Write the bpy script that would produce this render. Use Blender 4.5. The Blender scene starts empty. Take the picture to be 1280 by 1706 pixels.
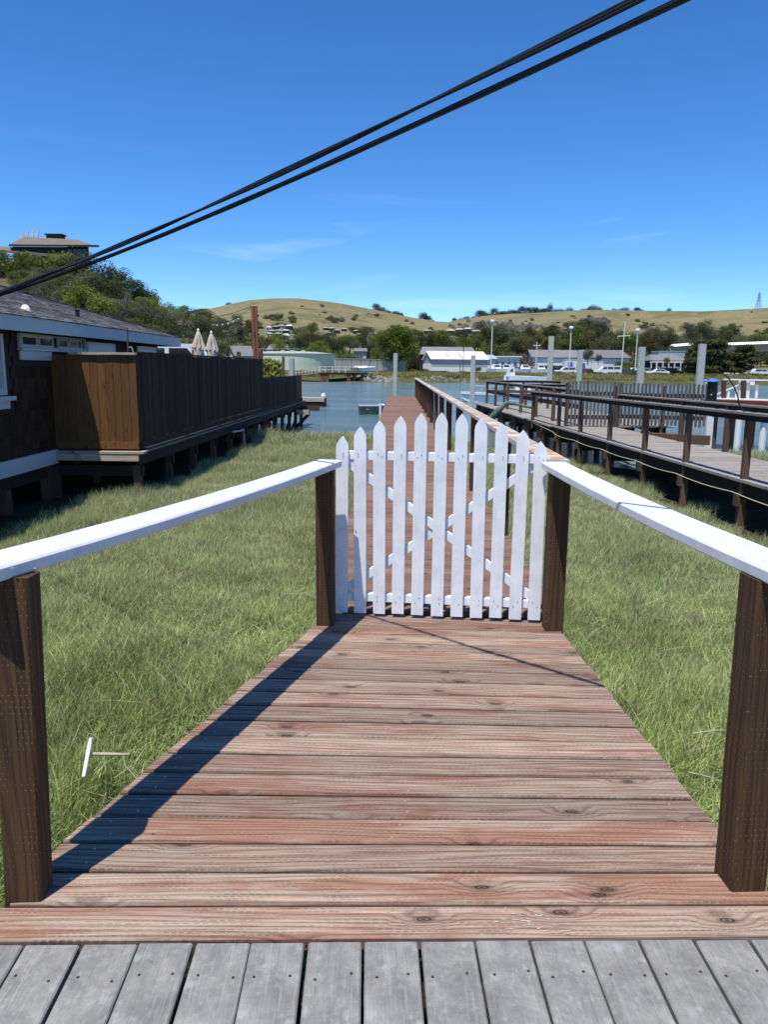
import bpy, math, random
import numpy as np
from mathutils import Vector, Matrix
rnd = random.Random(7)
S = bpy.context.scene
COL = S.collection
R = math.radians
# ------------------------------------------------------------------ camera
F_PX, CX, CY, EYE = 1282.0, 640.0, 853.0, 1.5
PITCH, YAW, ROLL = R(-10.61), R(0.79), R(0.5)
_cp, _sp, _cy, _sy = math.cos(PITCH), math.sin(PITCH), math.cos(YAW), math.sin(YAW)
def _rz(v): return np.array([_cy*v[0]-_sy*v[1], _sy*v[0]+_cy*v[1], v[2]])
_f, _u, _x = _rz((0, _cp, _sp)), _rz((0, -_sp, _cp)), _rz((1, 0, 0))
CAMX = math.cos(ROLL)*_x + math.sin(ROLL)*_u
CAMU = -math.sin(ROLL)*_x + math.cos(ROLL)*_u
cam = bpy.data.objects.new('camera', bpy.data.cameras.new('camera')); COL.objects.link(cam)
cam.data.sensor_fit = 'AUTO'; cam.data.sensor_width = 36.0
cam.data.lens = F_PX/1706*36
cam.data.clip_start = 0.05; cam.data.clip_end = 9000
cam.matrix_world = Matrix(((CAMX[0], CAMU[0], -_f[0], 0), (CAMX[1], CAMU[1], -_f[1], 0), (CAMX[2], CAMU[2], -_f[2], EYE), (0, 0, 0, 1)))
S.camera = cam
# ------------------------------------------------------------------ daylight
SHX, SHY = 0.185, 0.30                      # shadow shift per metre of height
_l = Vector((-SHX, -SHY, 1)).normalized()
ELEV = math.asin(_l.z); AZ = math.atan2(_l.x, _l.y)
sun = bpy.data.objects.new('sun', bpy.data.lights.new('sun', 'SUN')); COL.objects.link(sun)
sun.data.energy = 4.1; sun.data.angle = R(0.53); sun.data.color = (1.0, 0.945, 0.86)
sun.rotation_euler = _l.to_track_quat('Z', 'Y').to_euler(); sun.location = (0, 0, 40)
W = bpy.data.worlds.new('World'); S.world = W; W.use_nodes = True
wn = W.node_tree; wn.nodes.clear()
def wnode(t, **k):
    n = wn.nodes.new(t)
    for a, b in k.items(): setattr(n, a, b)
    return n
sky = wnode('ShaderNodeTexSky', sky_type='NISHITA', sun_disc=False, sun_elevation=ELEV, sun_rotation=AZ, altitude=0, air_density=0.62, dust_density=0.0, ozone_density=6.0)
hs = wnode('ShaderNodeHueSaturation'); hs.inputs['Saturation'].default_value = 1.21; hs.inputs['Hue'].default_value = 0.502
bg = wnode('ShaderNodeBackground'); bg.inputs['Strength'].default_value = 0.15
out = wnode('ShaderNodeOutputWorld')
tcw = wnode('ShaderNodeTexCoord'); mpw = wnode('ShaderNodeMapping'); mpw.inputs['Scale'].default_value = (2.2, 2.2, 15.0)
nzw = wnode('ShaderNodeTexNoise'); nzw.inputs['Scale'].default_value = 1.9; nzw.inputs['Detail'].default_value = 7.0; nzw.inputs['Distortion'].default_value = 0.6
rmw = wnode('ShaderNodeMapRange'); rmw.inputs[1].default_value = 0.60; rmw.inputs[2].default_value = 0.90; rmw.inputs[4].default_value = 0.30
sxw = wnode('ShaderNodeSeparateXYZ'); b1 = wnode('ShaderNodeMapRange'); b1.inputs[1].default_value = 0.26; b1.inputs[2].default_value = 0.14
mlw = wnode('ShaderNodeMath', operation='MULTIPLY'); mxw = wnode('ShaderNodeMixRGB'); mxw.inputs[2].default_value = (4.5, 5.4, 6.2, 1)
L = wn.links.new
L(sky.outputs[0], hs.inputs['Color']); L(tcw.outputs['Generated'], mpw.inputs[0]); L(mpw.outputs[0], nzw.inputs['Vector'])
L(nzw.outputs[0], rmw.inputs[0]); L(tcw.outputs['Generated'], sxw.inputs[0]); L(sxw.outputs[2], b1.inputs[0])
L(rmw.outputs[0], mlw.inputs[0]); L(b1.outputs[0], mlw.inputs[1]); L(mlw.outputs[0], mxw.inputs[0]); L(hs.outputs[0], mxw.inputs[1])
L(mxw.outputs[0], bg.inputs[0]); L(bg.outputs[0], out.inputs[0])
S.view_settings.view_transform = 'Standard'; S.view_settings.look = 'None'
S.view_settings.exposure = 0.46; S.view_settings.gamma = 1.0; S.view_settings.use_curve_mapping = False
S.cycles.max_bounces = 6; S.cycles.diffuse_bounces = 3; S.cycles.transparent_max_bounces = 4

# ------------------------------------------------------------------ survey helpers
def ray(px, py):
    v = np.array([(px-CX)/F_PX, -(py-CY)/F_PX, 1.0])
    return CAMX*v[0] + CAMU*v[1] + _f*v[2]
def at(px, py, Y):
    r = ray(px, py); t = Y/r[1]
    return Vector((r[0]*t, Y, EYE+r[2]*t))
def proj(P):
    d = np.array([P[0], P[1], P[2]-EYE]); z = d@_f
    return CX+F_PX*(d@CAMX)/z, CY-F_PX*(d@CAMU)/z
def hor(px): return 613+0.0087*(px-660)

# ------------------------------------------------------------------ mesh builder
class MB:
    def __init__(s): s.v = []; s.f = []
    def add(s, vs, fs):
        n = len(s.v); s.v += [tuple(v) for v in vs]; s.f += [tuple(i+n for i in f) for f in fs]; return s
    def box(s, c, d, rz=0.0):
        x, y, z = d[0]/2, d[1]/2, d[2]/2; ca, sa = math.cos(rz), math.sin(rz)
        vs = []
        for X, Y, Z in ((-x,-y,-z),(x,-y,-z),(x,y,-z),(-x,y,-z),(-x,-y,z),(x,-y,z),(x,y,z),(-x,y,z)):
            vs.append((c[0]+ca*X-sa*Y, c[1]+sa*X+ca*Y, c[2]+Z))
        return s.add(vs, [(0,3,2,1),(4,5,6,7),(0,1,5,4),(1,2,6,5),(2,3,7,6),(3,0,4,7)])
    def b2(s, lo, hi):
        return s.box([(a+b)/2 for a, b in zip(lo, hi)], [b-a for a, b in zip(lo, hi)])
    def bar(s, p, q, w, h, up=(0, 0, 1), ch=0.0):
        """a board from p to q, w across and h along up, edges eased by ch"""
        p, q = Vector(p), Vector(q); d = (q-p).normalized(); u = Vector(up); sd = d.cross(u).normalized(); u = sd.cross(d).normalized()
        a, b = w/2, h/2
        if ch: pr = [(-a+ch,-b),(a-ch,-b),(a,-b+ch),(a,b-ch),(a-ch,b),(-a+ch,b),(-a,b-ch),(-a,-b+ch)]
        else: pr = [(-a,-b),(a,-b),(a,b),(-a,b)]
        n = len(pr); vs = [tuple(e+sd*x+u*y) for e in (p, q) for x, y in pr]
        return s.add(vs, [tuple(range(n-1,-1,-1))[::-1], tuple(range(2*n-1, n-1, -1))] + [(i, i+n, (i+1) % n+n, (i+1) % n) for i in range(n)])
    def tube(s, pts, r, n=8, cap=True):
        pts = [Vector(p) for p in pts]; rs = r if isinstance(r, (list, tuple)) else [r]*len(pts)
        rings = []; ref = None
        for i, p in enumerate(pts):
            d = (pts[min(i+1, len(pts)-1)]-pts[max(i-1, 0)]).normalized()
            if ref is None: ref = d.orthogonal().normalized()
            a = (ref-d*ref.dot(d)).normalized(); ref = a; b = d.cross(a)
            rings.append([tuple(p+(a*math.cos(t)+b*math.sin(t))*rs[i]) for t in (2*math.pi*k/n for k in range(n))])
        vs = [v for g in rings for v in g]; fs = []
        for i in range(len(pts)-1):
            for k in range(n):
                fs.append((i*n+k, i*n+(k+1) % n, (i+1)*n+(k+1) % n, (i+1)*n+k))
        if cap: fs += [tuple(range(n))[::-1], tuple(range((len(pts)-1)*n, len(pts)*n))]
        return s.add(vs, fs)
    def prism(s, poly, p, ux, uy, depth):
        """2-D outline poly in the plane (p, ux, uy), pushed by the vector depth"""
        p, ux, uy, dv = Vector(p), Vector(ux), Vector(uy), Vector(depth); n = len(poly)
        A = [tuple(p+ux*x+uy*y) for x, y in poly]; B = [tuple(Vector(a)+dv) for a in A]
        return s.add(A+B, [tuple(range(n)), tuple(range(2*n-1, n-1, -1))] + [(i, i+n, (i+1) % n+n, (i+1) % n) for i in range(n)])
    def lathe(s, prof, c=(0, 0, 0), n=16):
        vs = [(c[0]+r*math.cos(2*math.pi*k/n), c[1]+r*math.sin(2*math.pi*k/n), c[2]+z) for r, z in prof for k in range(n)]
        fs = [(i*n+k, i*n+(k+1) % n, (i+1)*n+(k+1) % n, (i+1)*n+k) for i in range(len(prof)-1) for k in range(n)]
        return s.add(vs, fs)
    def mesh(s, name, m):
        me = bpy.data.meshes.new(name); me.from_pydata(s.v, [], s.f)
        if m: me.materials.append(m)
        me.validate(); me.update()
        import bmesh
        b = bmesh.new(); b.from_mesh(me); bmesh.ops.recalc_face_normals(b, faces=b.faces); b.to_mesh(me); b.free()
        return me
ROOT = {}
def link(name, me, parent=None, loc=(0, 0, 0), rot=(0, 0, 0)):
    o = bpy.data.objects.new(name, me); COL.objects.link(o)
    o.location = loc; o.rotation_euler = rot
    if parent: o.parent = parent
    return o
def tag(o, label=None, cat=None, group=None, kind=None):
    if label: o['label'] = label
    if cat: o['category'] = cat
    if group: o['group'] = group
    if kind: o['kind'] = kind
    return o
def T(name, label, cat, loc=(0, 0, 0), rz=0.0, group=None):
    o = link(name, None, None, loc, (0, 0, rz)); o.empty_display_size = 0.2
    ROOT[o.name] = (Vector(loc), rz)
    return tag(o, label, cat, group)
def inv(root, v):
    loc, rz = ROOT.get(root.name, (Vector((0, 0, 0)), 0.0)); d = Vector(v)-loc
    c, s_ = math.cos(-rz), math.sin(-rz)
    return (c*d.x-s_*d.y, s_*d.x+c*d.y, d.z)
def part(mb, name, m, parent=None, root=None, local=False, smooth=False):
    """parts are given in world space unless local, and stored relative to their thing"""
    root = root or parent
    if parent and not local: mb.v = [inv(root, v) for v in mb.v]
    me = mb.mesh(name, m)
    if smooth: me.polygons.foreach_set('use_smooth', [True]*len(me.polygons))
    return link(name, me, parent)
def copy_tree(o, parent=None):
    c = o.copy(); COL.objects.link(c)
    if parent: c.parent = parent
    for ch in KIDS(o): copy_tree(ch, c)
    return c
def KIDS(o): return [x for x in ALLKIDS.get(o.name, [])]
ALLKIDS = {}
def note_kids(o):
    ALLKIDS[o.name] = list(o.children)
    for c in o.children: note_kids(c)
# ------------------------------------------------------------------ materials
class NT:
    def __init__(s, name):
        s.m = bpy.data.materials.new(name); s.m.use_nodes = True; s.t = s.m.node_tree; s.t.nodes.clear()
        s.out = s.n('ShaderNodeOutputMaterial')
    def n(s, t, **k):
        x = s.t.nodes.new(t)
        for a, b in k.items(): setattr(x, a, b)
        return x
    def set(s, sock, v):
        if isinstance(v, bpy.types.NodeSocket): s.t.links.new(v, sock)
        elif v is not None:
            if hasattr(sock.default_value, '__len__') and not hasattr(v, '__len__'): sock.default_value = [v]*len(sock.default_value)
            elif hasattr(v, '__len__') and len(sock.default_value) == 4 and len(v) == 3: sock.default_value = (*v, 1)
            else: sock.default_value = v
    def math(s, op, a, b=None, c=None, clamp=False):
        x = s.n('ShaderNodeMath', operation=op, use_clamp=clamp)
        for i, v in enumerate((a, b, c)):
            if v is not None: s.set(x.inputs[i], v)
        return x.outputs[0]
    def vm(s, op, a, b=None):
        x = s.n('ShaderNodeVectorMath', operation=op); s.set(x.inputs[0], a)
        if b is not None: s.set(x.inputs[1], b)
        return x.outputs[0]
    def mix(s, f, a, b, mode='MIX'):
        x = s.n('ShaderNodeMixRGB', blend_type=mode); s.set(x.inputs[0], f); s.set(x.inputs[1], a); s.set(x.inputs[2], b); return x.outputs[0]
    def noise(s, v, scale=1.0, detail=3.0, rough=0.55, dist=0.0, dims='3D'):
        x = s.n('ShaderNodeTexNoise', noise_dimensions=dims); s.set(x.inputs['Vector'], v)
        x.inputs['Scale'].default_value = scale; x.inputs['Detail'].default_value = detail; x.inputs['Roughness'].default_value = rough; x.inputs['Distortion'].default_value = dist
        return x.outputs[0]
    def rng(s, v, a, b, c=0.0, d=1.0, smooth=False):
        x = s.n('ShaderNodeMapRange', interpolation_type='SMOOTHSTEP' if smooth else 'LINEAR')
        s.set(x.inputs[0], v)
        for i, q in enumerate((a, b, c, d)): s.set(x.inputs[i+1], q)
        return x.outputs[0]
    def ramp(s, v, stops):
        x = s.n('ShaderNodeValToRGB'); e = x.color_ramp.elements
        while len(e) < len(stops): e.new(0.5)
        for q, (p, c) in zip(e, stops): q.position = p; q.color = (*c, 1)
        s.set(x.inputs[0], v); return x.outputs[0]
    def scl(s, v, k):
        return s.vm('MULTIPLY', v, k)
    def obj(s): return s.n('ShaderNodeTexCoord').outputs['Object']
    def world(s): return s.n('ShaderNodeNewGeometry').outputs['Position']
    def rand(s): return s.n('ShaderNodeObjectInfo').outputs['Random']
    def bsdf(s, col, rough=0.7, bump=None, bs=0.3, bd=0.01, spec=0.3, metal=0.0, **k):
        b = s.n('ShaderNodeBsdfPrincipled'); s.set(b.inputs['Base Color'], col); s.set(b.inputs['Roughness'], rough)
        b.inputs['Specular IOR Level'].default_value = spec; b.inputs['Metallic'].default_value = metal
        for q, v in k.items(): s.set(b.inputs[q], v)
        if bump is not None:
            x = s.n('ShaderNodeBump'); x.inputs['Strength'].default_value = bs; x.inputs['Distance'].default_value = bd
            s.set(x.inputs['Height'], bump); s.t.links.new(x.outputs[0], b.inputs['Normal'])
        s.t.links.new(b.outputs[0], s.out.inputs[0]); return b
def plain(name, col, rough=0.6, var=0.12, scale=3.0, spec=0.3, metal=0.0, bump=0.0, objvar=0.0):
    g = NT(name); o = g.obj(); z = g.noise(o, scale, 5)
    f = g.rng(z, 0.25, 0.75, 1-var, 1+var)
    if objvar: f = g.math('MULTIPLY', f, g.rng(g.rand(), 0, 1, 1-objvar, 1+objvar))
    c = g.mix(1.0, col, g.n('ShaderNodeCombineColor').outputs[0], 'MULTIPLY') if False else g.vm('SCALE', col if isinstance(col, bpy.types.NodeSocket) else (*col,))
    sc = c.node; g.set(sc.inputs['Scale'], f)
    g.bsdf(c, rough, z if bump else None, bump, 0.01, spec, metal); return g.m
def wood(name, c1, c2, dark, axis='X', stain=None, stain_amt=0.5, incise=0.0, knots=True, dots=None, objvar=0.18, rough=0.82, bs=0.5, gray=None, gray_amt=0.0, edge=0.0):
    """plank wood: streaks along the axis, rings, knots, incised slits, remains of stain"""
    g = NT(name); o = g.obj(); r = g.rand()
    sx = g.n('ShaderNodeSeparateXYZ'); g.set(sx.inputs[0], o)
    a, b, c = {'X': (0, 1, 2), 'Z': (2, 0, 1), 'Y': (1, 0, 2)}[axis]
    off = g.math('MULTIPLY', r, 173.0)
    u0, v0, w0 = sx.outputs[a], sx.outputs[b], sx.outputs[c]
    u = g.math('ADD', u0, off); v = g.math('ADD', v0, g.math('MULTIPLY', r, 57.0)); w = w0
    def vec(x, y, z=None):
        q = g.n('ShaderNodeCombineXYZ'); g.set(q.inputs[0], x); g.set(q.inputs[1], y)
        if z is not None: g.set(q.inputs[2], z)
        return q.outputs[0]
    P = vec(u, v, w)
    vw = g.math('ADD', v, g.math('MULTIPLY', w, 0.7))
    warp = g.noise(g.scl(P, (0.55, 5.5, 5.5)), 1.0, 2)
    kd = None
    if knots:
        kv = g.n('ShaderNodeTexVoronoi', voronoi_dimensions='2D', feature='F1'); g.set(kv.inputs['Vector'], vec(g.math('MULTIPLY', u, 2.6), g.math('MULTIPLY', v, 6.5))); kv.inputs['Scale'].default_value = 1.0
        sep = g.n('ShaderNodeSeparateColor'); g.set(sep.inputs[0], kv.outputs['Color'])
        has = g.math('GREATER_THAN', sep.outputs[0], 0.58)
        dist = g.math('ADD', kv.outputs['Distance'], g.math('MULTIPLY', g.math('SUBTRACT', g.noise(P, 40, 2), 0.5), 0.05))
        kd = g.math('MULTIPLY', g.rng(dist, 0.05, 0.10, 1, 0, True), has)
        halo = g.math('MULTIPLY', g.rng(dist, 0.05, 0.34, 1, 0, True), has)
        ring_shift = g.math('MULTIPLY', halo, 1.6)
    s1 = g.noise(vec(g.math('MULTIPLY', u, 4.5), g.math('MULTIPLY', vw, 190.0), g.math('MULTIPLY', w, 20.0)), 1.0, 5, 0.7)
    s2 = g.noise(vec(g.math('MULTIPLY', u, 1.1), g.math('MULTIPLY', vw, 42.0)), 1.0, 3, 0.6)
    ph = g.math('ADD', g.math('MULTIPLY', vw, 260.0), g.math('MULTIPLY', warp, 44.0))
    if knots: ph = g.math('ADD', ph, g.math('MULTIPLY', ring_shift, 7.0))
    rings = g.rng(g.math('SINE', ph), -1.0, 1.0, 0, 1)
    rings = g.math('POWER', rings, 2.5)
    patch = g.noise(vec(g.math('MULTIPLY', u, 2.4), g.math('MULTIPLY', v, 16.0)), 1.0, 6, 0.7)
    t = g.math('ADD', g.math('MULTIPLY', s1, 0.65), g.math('MULTIPLY', s2, 0.35))
    col = g.mix(g.rng(t, 0.34, 0.66), c1, c2)
    if gray is not None: col = g.mix(g.rng(patch, 0.42, 0.62, 0, gray_amt, True), col, gray)
    if stain is not None:
        pm = g.noise(vec(g.math('MULTIPLY', u, 1.3), g.math('MULTIPLY', v, 7.0), 3.7), 1.0, 6, 0.66)
        pm = g.math('ADD', pm, g.math('MULTIPLY', g.math('SUBTRACT', r, 0.5), 0.08))
        sm = g.math('MULTIPLY', g.rng(pm, 0.49, 0.60, 0, 1, True), g.rng(s1, 0.35, 0.62, 0.45, 1.0))
        col = g.mix(g.math('MULTIPLY', sm, stain_amt), col, stain)
    col = g.mix(g.math('MULTIPLY', rings, 0.42), col, dark)
    col = g.mix(g.rng(s1, 0.28, 0.42, 0.55, 0.0), col, dark)
    h = g.math('SUBTRACT', g.math('MULTIPLY', s1, 0.7), g.math('MULTIPLY', rings, 0.35))
    if incise:
        vr = g.math('MULTIPLY', v0, 88.0); row = g.math('FLOOR', vr)
        hs1 = g.math('FRACT', g.math('MULTIPLY', g.math('SINE', g.math('MULTIPLY', row, 12.9898)), 43.758)); uu = g.math('ADD', g.math('MULTIPLY', u, g.math('ADD', 38.0, g.math('MULTIPLY', hs1, 18.0))), g.math('ADD', g.math('MULTIPLY', hs1, 7.3), g.math('MULTIPLY', g.noise(P, 14.0, 2), 1.3)))
        fu = g.math('FRACT', uu); fv = g.math('FRACT', vr)
        d1 = g.math('MULTIPLY', g.rng(g.math('ABSOLUTE', g.math('SUBTRACT', fu, 0.5)), 0.28, 0.36, 1, 0), g.rng(g.math('ABSOLUTE', g.math('SUBTRACT', fv, 0.5)), 0.10, 0.2, 1, 0))
        d1 = g.math('MULTIPLY', d1, g.rng(g.noise(vec(g.math('MULTIPLY', u, 5.0), g.math('MULTIPLY', v, 30.0)), 1.0, 4, 0.7), 0.44, 0.60))
        col = g.mix(g.math('MULTIPLY', d1, 0.42*incise), col, dark); h = g.math('SUBTRACT', h, g.math('MULTIPLY', d1, 0.9))
    if dots is not None:
        fr = []
        row = g.math('FLOOR', g.math('MULTIPLY', u0, 58.0))
        for q, k, o2 in ((u0, 58.0, 0.0), (g.math('ADD', v0, w0), 62.0, 1.0)):
            e = g.math('MULTIPLY', q, k)
            if o2: e = g.math('ADD', e, g.math('MULTIPLY', row, 0.5))
            fr.append(g.math('SUBTRACT', g.math('FRACT', e), 0.5))
        rr = g.math('SQRT', g.math('ADD', g.math('POWER', fr[0], 2.0), g.math('POWER', fr[1], 2.0)))
        dm = g.math('MULTIPLY', g.rng(rr, 0.07, 0.12, 0.8, 0), g.rng(g.noise(P, 14.0, 3), 0.44, 0.60))
        col = g.mix(g.math('MULTIPLY', dm, 0.85), col, dots); h = g.math('SUBTRACT', h, g.math('MULTIPLY', dm, 0.8))
    if knots:
        col = g.mix(g.math('MULTIPLY', halo, 0.25), col, dark)
        kr = g.rng(g.math('SINE', g.math('MULTIPLY', dist, 170.0)), -1, 1, 0.35, 1.0)
        col = g.mix(g.math('MULTIPLY', kd, kr), col, g.mix(0.5, dark, (0.01, 0.007, 0.005)))
        h = g.math('SUBTRACT', h, g.math('MULTIPLY', kd, 0.5))
    if edge:
        ed = g.rng(g.math('ADD', g.math('ABSOLUTE', v0), g.math('MULTIPLY', g.noise(P, 30.0, 3), 0.012)), 0.064, 0.076, 0, edge); col = g.mix(ed, col, dark)
    ov = g.n('ShaderNodeVectorMath', operation='SCALE'); g.set(ov.inputs[0], col); g.set(ov.inputs['Scale'], g.rng(g.math('FRACT', g.math('MULTIPLY', r, 7.31)), 0, 1, 1-objvar, 1+objvar))
    g.bsdf(ov.outputs[0], rough, h, bs, 0.004, 0.25); return g.m

M = {}
M['plank'] = wood('weathered_red_plank', (0.12, 0.064, 0.045), (0.50, 0.355, 0.268), (0.040, 0.021, 0.015), stain=(0.24, 0.085, 0.050), stain_amt=0.78, incise=1.0, gray=(0.36, 0.30, 0.23), gray_amt=0.7, objvar=0.26, edge=0.55)
M['pier'] = wood('pier_plank', (0.12, 0.068, 0.048), (0.34, 0.225, 0.165), (0.05, 0.026, 0.019), stain=(0.23, 0.08, 0.045), stain_amt=0.6, incise=0.6, objvar=0.2)
M['post'] = wood('treated_post_wood', (0.042, 0.021, 0.009), (0.135, 0.069, 0.029), (0.012, 0.006, 0.003), axis='Z', knots=False, dots=(0.42, 0.30, 0.13), objvar=0.12, bs=0.8)
M['pier_post'] = wood('pier_post_wood', (0.05, 0.024, 0.014), (0.14, 0.07, 0.04), (0.018, 0.009, 0.006), axis='Z', knots=False, objvar=0.25)
M['fence'] = wood('brown_fence_board', (0.085, 0.033, 0.009), (0.22, 0.097, 0.030), (0.03, 0.012, 0.004), axis='Z', objvar=0.2, gray=(0.19, 0.11, 0.055), gray_amt=0.45)
M['fence_shaded'] = wood('shaded_side_fence_board', (0.022, 0.0115, 0.005), (0.055, 0.030, 0.014), (0.009, 0.005, 0.0025), axis='Z', objvar=0.5)  # darker copy of the fence wood: shade of the long side put into its colour
M['fence_cap'] = wood('pale_cap_wood', (0.32, 0.25, 0.18), (0.66, 0.55, 0.43), (0.16, 0.11, 0.08), objvar=0.1)
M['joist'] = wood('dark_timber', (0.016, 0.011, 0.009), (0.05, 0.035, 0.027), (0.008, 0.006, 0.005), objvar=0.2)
M['pile_wood'] = wood('dark_pile_wood', (0.07, 0.04, 0.023), (0.23, 0.135, 0.075), (0.014, 0.010, 0.008), axis='Z', objvar=0.25, knots=False)
M['walk'] = wood('grey_walkway_board', (0.20, 0.18, 0.155), (0.40, 0.37, 0.33), (0.10, 0.085, 0.07), objvar=0.14)
M['walk_post'] = wood('dark_rail_post', (0.06, 0.036, 0.024), (0.19, 0.118, 0.078), (0.02, 0.012, 0.009), axis='Z', objvar=0.25)
M['walk_rail'] = wood('worn_dark_rail', (0.13, 0.115, 0.10), (0.33, 0.30, 0.27), (0.05, 0.042, 0.036), objvar=0.15)
M['slat'] = wood('grey_slat_wood', (0.075, 0.066, 0.06), (0.19, 0.175, 0.165), (0.03, 0.026, 0.024), axis='Z', objvar=0.3, knots=False)
M['pole'] = wood('reddish_pole_wood', (0.20, 0.085, 0.04), (0.36, 0.165, 0.085), (0.10, 0.04, 0.02), axis='Z', knots=False, objvar=0.0)
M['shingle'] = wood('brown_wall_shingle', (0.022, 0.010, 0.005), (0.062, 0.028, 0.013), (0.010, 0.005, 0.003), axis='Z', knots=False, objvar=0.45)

def paint(name, col, chip=0.25, lichen=0.0, dirt=0.2):
    g = NT(name); o = g.vm('ADD', g.obj(), g.n('ShaderNodeCombineXYZ').outputs[0]); r = g.rand()
    q = g.n('ShaderNodeCombineXYZ'); g.set(q.inputs[0], g.math('MULTIPLY', r, 31.0)); g.set(q.inputs[1], g.math('MULTIPLY', r, 17.0))
    P = g.vm('ADD', o, q.outputs[0])
    n1 = g.noise(P, 9.0, 6, 0.65); n2 = g.noise(P, 70.0, 4, 0.7); n3 = g.noise(P, 2.2, 3)
    c = g.mix(g.rng(n1, 0.42, 0.66, 0.0, dirt), col, (0.50, 0.505, 0.52)); c = g.mix(g.rng(g.noise(g.scl(P, (60.0, 60.0, 5.0)), 1.0, 3, 0.6), 0.5, 0.7, 0.0, dirt*0.6), c, (0.48, 0.49, 0.51))
    c = g.mix(g.math('MULTIPLY', g.rng(n2, 0.62, 0.74), chip), c, (0.34, 0.33, 0.33))
    # wear along the edges of strokes and small scuffs
    c = g.mix(g.math('MULTIPLY', g.rng(g.noise(P, 24.0, 5, 0.75), 0.66, 0.72), chip*1.3), c, (0.30, 0.27, 0.24))
    if lichen:
        lm = g.noise(g.scl(P, (1.0, 1.0, 1.0)), 7.0, 7, 0.72)
        sxyz = g.n('ShaderNodeSeparateXYZ'); g.set(sxyz.inputs[0], g.n('ShaderNodeNewGeometry').outputs['Normal'])
        up = g.rng(sxyz.outputs[2], 0.3, 0.8)
        c = g.mix(g.math('MULTIPLY', g.rng(g.noise(P, 3.1, 5, 0.7), 0.47, 0.56, 0, 0.85), up), c, (0.36, 0.335, 0.29))
        lm2 = g.math('MULTIPLY', g.rng(lm, 0.47, 0.53), up)
        c = g.mix(g.math('MULTIPLY', lm2, lichen), c, g.mix(g.rng(n2, 0.4, 0.6), (0.50, 0.20, 0.03), (0.46, 0.33, 0.15)))
    h = g.math('ADD', g.math('MULTIPLY', n1, 0.6), g.math('MULTIPLY', n2, 0.4))
    g.bsdf(c, g.rng(n3, 0.3, 0.7, 0.42, 0.6), h, 0.35, 0.004, 0.4); return g.m
M['white'] = paint('white_fence_paint', (0.87, 0.87, 0.865), 0.3, 0, 0.3)
M['white_rail'] = paint('white_rail_paint', (0.68, 0.675, 0.665), 0.35, 0, 0.4)
M['lichen'] = paint('lichen_rail_paint', (0.66, 0.64, 0.58), 0.6, 0.95, 0.6)
M['trim'] = paint('house_trim_paint', (0.47, 0.49, 0.51), 0.05, 0, 0.15)

def composite():
    g = NT('grey_composite_board'); o = g.obj(); r = g.rand()
    q = g.n('ShaderNodeCombineXYZ'); g.set(q.inputs[0], g.math('MULTIPLY', r, 41.0)); g.set(q.inputs[1], g.math('MULTIPLY', r, 23.0))
    P = g.vm('ADD', o, q.outputs[0])
    n1 = g.noise(P, 9.0, 9, 0.74, 0.4); n2 = g.noise(P, 60.0, 5, 0.75); n3 = g.noise(g.scl(P, (220.0, 9.0, 9.0)), 1.0, 3)
    c = g.ramp(n1, [(0.34, (0.145, 0.142, 0.134)), (0.5, (0.198, 0.194, 0.182)), (0.66, (0.27, 0.264, 0.245))])
    c = g.mix(g.rng(n2, 0.52, 0.70, 0, 0.45), c, (0.34, 0.332, 0.305))
    c = g.mix(g.rng(n2, 0.42, 0.26, 0, 0.55), c, (0.15, 0.15, 0.15))
    c = g.mix(g.rng(g.noise(P, 16.0, 4, 0.6), 0.60, 0.72, 0, 0.5), c, (0.36, 0.37, 0.36))
    c = g.mix(g.rng(g.noise(g.scl(P, (5.0, 160.0, 40.0)), 1.0, 4, 0.7), 0.52, 0.66, 0, 0.38), c, (0.11, 0.108, 0.10)); c = g.mix(g.rng(g.noise(g.scl(P, (7.0, 120.0, 40.0)), 1.0, 3, 0.6), 0.55, 0.70, 0, 0.3), c, (0.36, 0.355, 0.33))
    ov = g.n('ShaderNodeVectorMath', operation='SCALE'); g.set(ov.inputs[0], c); g.set(ov.inputs['Scale'], g.rng(g.math('FRACT', g.math('MULTIPLY', r, 5.7)), 0, 1, 0.98, 1.2))
    g.bsdf(ov.outputs[0], 0.75, g.math('ADD', n2, g.math('MULTIPLY', n3, 0.6)), 0.35, 0.003, 0.3); return g.m
M['composite'] = composite()
M['screw'] = plain('rusty_screw', (0.09, 0.06, 0.045), 0.5, 0.3, 200, 0.5, 0.6)
M['bright_screw'] = plain('zinc_screw', (0.5, 0.47, 0.42), 0.4, 0.2, 200, 0.5, 0.5)
M['black'] = plain('black_sheath', (0.012, 0.012, 0.014), 0.45, 0.2, 30)
M['concrete'] = plain('concrete_pile', (0.43, 0.42, 0.375), 0.85, 0.14, 6.0, bump=0.2, objvar=0.06)
M['dead_stick'] = plain('bleached_stick', (0.40, 0.36, 0.27), 0.8, 0.2, 30)
M['twig'] = plain('dry_twig', (0.33, 0.27, 0.18), 0.85, 0.25, 30)
M['steel'] = plain('grey_steel', (0.42, 0.43, 0.44), 0.45, 0.1, 5, 0.5)
M['offwhite'] = plain('off_white_paint', (0.78, 0.77, 0.72), 0.5, 0.06, 2.0)
M['boat_white'] = plain('white_gelcoat', (0.82, 0.83, 0.84), 0.25, 0.04, 2.0, 0.5)
M['glass'] = plain('dark_window_glass', (0.018, 0.022, 0.026), 0.06, 0.1, 2.0, 0.6)
M['pane'] = plain('room_window_glass', (0.035, 0.04, 0.045), 0.05, 0.3, 4.0, 0.7)
M['tyre'] = plain('black_rubber', (0.015, 0.015, 0.016), 0.8)
M['rim'] = plain('wheel_rim', (0.4, 0.4, 0.42), 0.35, 0.1, 4, 0.5, 0.7)
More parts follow.
